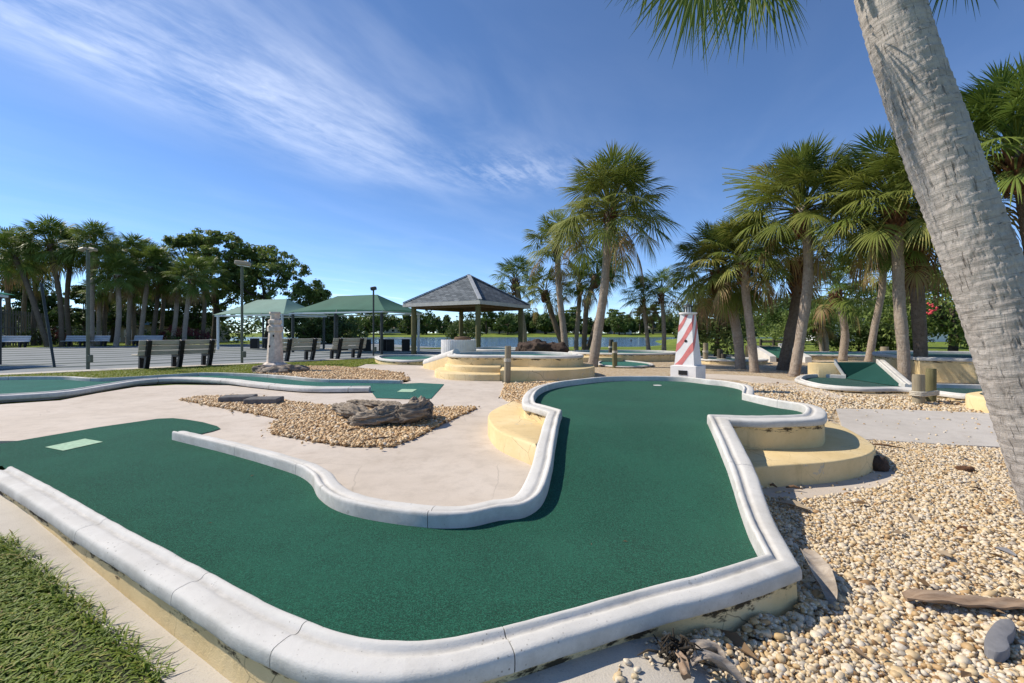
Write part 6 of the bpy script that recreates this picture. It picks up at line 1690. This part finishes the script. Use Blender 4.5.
# dry leaf litter on the gravel and paths
def litter(polys, n, seed, label):
    r = np.random.default_rng(seed); q = np.concatenate([scatter(p, k, seed+i, [hole_excl]) for i, (p, k) in enumerate(zip(polys, n))]); N = len(q)
    z = zt(q[:, 0], q[:, 1])+.028+.008*r.random(N); az = r.uniform(0, 6.28, N); L = r.lognormal(math.log(.022), .5, N); W = L*r.uniform(.12, .5, N)
    d = np.c_[np.cos(az), np.sin(az), r.normal(0, .15, N)]; s = np.c_[-np.sin(az), np.cos(az), r.normal(0, .3, N)]; c = np.c_[q, z]; up = np.array([0, 0, 1.])
    V = np.stack([c-d*L[:, None], c-s*W[:, None]+up*(W*.5)[:, None], c+d*L[:, None], c+s*W[:, None]+up*(W*.5)[:, None]], 1).reshape(-1, 3)
    o = bigmesh('leaf_litter', V, np.arange(N*4).reshape(N, 4), M['litter'], np.repeat(r.random(N), 4), False); o['kind'] = 'stuff'; tag(o, label, 'leaf litter')
litter([near_poly, mid_poly], [420, 260], 91, 'scattered dry brown leaf bits lying on the gravel')

# ================================================================== CAMERA, LIGHT, SKY
cam = bpy.data.cameras.new('camera'); co = bpy.data.objects.new('camera', cam); COL.objects.link(co)
co.location = (0, 0, CAMH); co.rotation_euler = (R(90), 0, 0)
cam.sensor_width = 36; cam.lens = 36*F/1024; cam.shift_y = -(341.5-HY)/1024*1.0
cam.clip_end = 3000; cam.clip_start = .05
sc.camera = co
SUN_EL = 43.0; sdir = Vector((-.965, .26, 0)).normalized()*math.cos(R(SUN_EL)); sdir.z = math.sin(R(SUN_EL))
sl_ = bpy.data.lights.new('sun', 'SUN'); so = bpy.data.objects.new('sun', sl_); COL.objects.link(so)
sl_.energy = 4.5; sl_.angle = R(.5); sl_.color = (1, .91, .78)
so.rotation_euler = sdir.to_track_quat('Z', 'Y').to_euler(); so.location = (-6, 0, 8)
w = bpy.data.worlds.new('World'); sc.world = w; w.use_nodes = True
t = w.node_tree; n = t.nodes; l = t.links; n.clear()
sky = n.new('ShaderNodeTexSky'); sky.sky_type = 'NISHITA'; sky.sun_disc = False
sky.sun_elevation = R(SUN_EL); sky.sun_rotation = math.atan2(sdir.x, sdir.y)
sky.air_density = .62; sky.dust_density = .0; sky.ozone_density = 5.0; sky.altitude = 0
tc = n.new('ShaderNodeTexCoord'); sx = n.new('ShaderNodeSeparateXYZ'); l.new(tc.outputs['Generated'], sx.inputs[0])
def m(op, a, b=0.0, c=None):
    q = n.new('ShaderNodeMath'); q.operation = op
    for i, v in enumerate((a, b) if c is None else (a, b, c)):
        if isinstance(v, bpy.types.NodeSocket): l.new(v, q.inputs[i])
        else: q.inputs[i].default_value = v
    return q.outputs[0]
zc = m('MAXIMUM', sx.outputs[2], .03)
u = m('DIVIDE', sx.outputs[0], zc); v = m('DIVIDE', sx.outputs[1], zc)
# along / across the cirrus streak on the cloud plane
ox, oy = -1.2, 1.37; dx, dy = .45, .893
al = m('ADD', m('MULTIPLY', m('SUBTRACT', u, ox), dx), m('MULTIPLY', m('SUBTRACT', v, oy), dy))
ac = m('SUBTRACT', m('MULTIPLY', m('SUBTRACT', u, ox), dy), m('MULTIPLY', m('SUBTRACT', v, oy), dx))
cb = n.new('ShaderNodeCombineXYZ'); l.new(al, cb.inputs[0]); l.new(ac, cb.inputs[1])
def cn(scx, scy, sc_, det, rough, dist, off=0.0):
    mp = n.new('ShaderNodeMapping'); l.new(cb.outputs[0], mp.inputs[0]); mp.inputs['Scale'].default_value = (scx, scy, 1); mp.inputs['Location'].default_value = (off, off*.7, 0)
    q = n.new('ShaderNodeTexNoise'); l.new(mp.outputs[0], q.inputs['Vector']); q.inputs['Scale'].default_value = sc_; q.inputs['Detail'].default_value = det; q.inputs['Roughness'].default_value = rough; q.inputs['Distortion'].default_value = dist
    return q.outputs[0]
def band(x, c, wd):  # soft bump
    d = m('DIVIDE', m('SUBTRACT', x, c), wd); return m('POWER', 2.718, m('MULTIPLY', m('MULTIPLY', d, d), -1.0))
def clampf(x):
    q = n.new('ShaderNodeClamp'); l.new(x, q.inputs[0]); return q.outputs[0]
def mr(x, a, b, c=0.0, d=1.0):
    q = n.new('ShaderNodeMapRange'); q.interpolation_type = 'SMOOTHSTEP'; l.new(x, q.inputs[0])
    for i, vv in enumerate((a, b, c, d)): q.inputs[i+1].default_value = vv
    return q.outputs[0]
CLOUDS = True
wob = m('MULTIPLY', m('SUBTRACT', cn(.8, .8, 1.2, 3, .5, 0), .5), .35)
acw = m('ADD', ac, wob)
fine = cn(1.0, 3.6, 2.6, 9, .62, .5); fine2 = cn(1.6, 2.4, 5.5, 7, .66, .9, 3.1); soft = cn(.6, 1.3, 1.5, 5, .55, .3, 7.7)
tex = m('ADD', m('MULTIPLY', fine, .65), m('MULTIPLY', fine2, .35))
main_ = m('MULTIPLY', m('MULTIPLY', band(acw, -.17, .38), mr(al, 2.2, .5)), m('ADD', m('MULTIPLY', mr(tex, .34, .72), .5), m('MULTIPLY', mr(soft, .25, .7), .5)))
halo = m('MULTIPLY', m('MULTIPLY', band(acw, .12, .6), mr(al, 3.0, .6)), mr(soft, .36, .7))
veil = m('MULTIPLY', mr(sx.outputs[2], .75, .1), mr(soft, .35, .75))
pu = m('SUBTRACT', u, -.12); pv = m('SUBTRACT', v, 2.75)
puff = m('MULTIPLY', m('MULTIPLY', band(u, .05, .42), band(v, 2.85, .32)), mr(tex, .40, .62))
low = m('MULTIPLY', m('MULTIPLY', band(sx.outputs[2], .075, .035), mr(cn(.3, 1, .9, 6, .6, .4, 1.3), .52, .7)), .35)
mask = clampf(m('ADD', m('ADD', m('ADD', m('MULTIPLY', main_, .50), m('MULTIPLY', halo, .20)), m('MULTIPLY', puff, .20)), m('ADD', low, m('MULTIPLY', veil, .04))))
hs_ = n.new('ShaderNodeHueSaturation'); l.new(sky.outputs[0], hs_.inputs['Color']); hs_.inputs['Saturation'].default_value = 1.03
mx = n.new('ShaderNodeMix'); mx.data_type = 'RGBA'; l.new(mask, mx.inputs[0]); l.new(hs_.outputs[0], mx.inputs[6]); mx.inputs[7].default_value = (6.6, 7.0, 7.9, 1)
bg = n.new('ShaderNodeBackground'); l.new(mx.outputs[2], bg.inputs[0]); bg.inputs[1].default_value = .15
out = n.new('ShaderNodeOutputWorld'); l.new(bg.outputs[0], out.inputs[0])
sc.view_settings.view_transform = 'Standard'; sc.view_settings.look = 'None'; sc.view_settings.gamma = 1; sc.view_settings.exposure = 0.36
sc.view_settings.use_curve_mapping = False
sc.render.engine = 'CYCLES'
cy = sc.cycles; cy.max_bounces = 6; cy.diffuse_bounces = 3; cy.glossy_bounces = 3; cy.transmission_bounces = 4; cy.transparent_max_bounces = 8
cy.use_denoising = True
try: cy.denoiser = 'OPENIMAGEDENOISE'
except Exception: pass
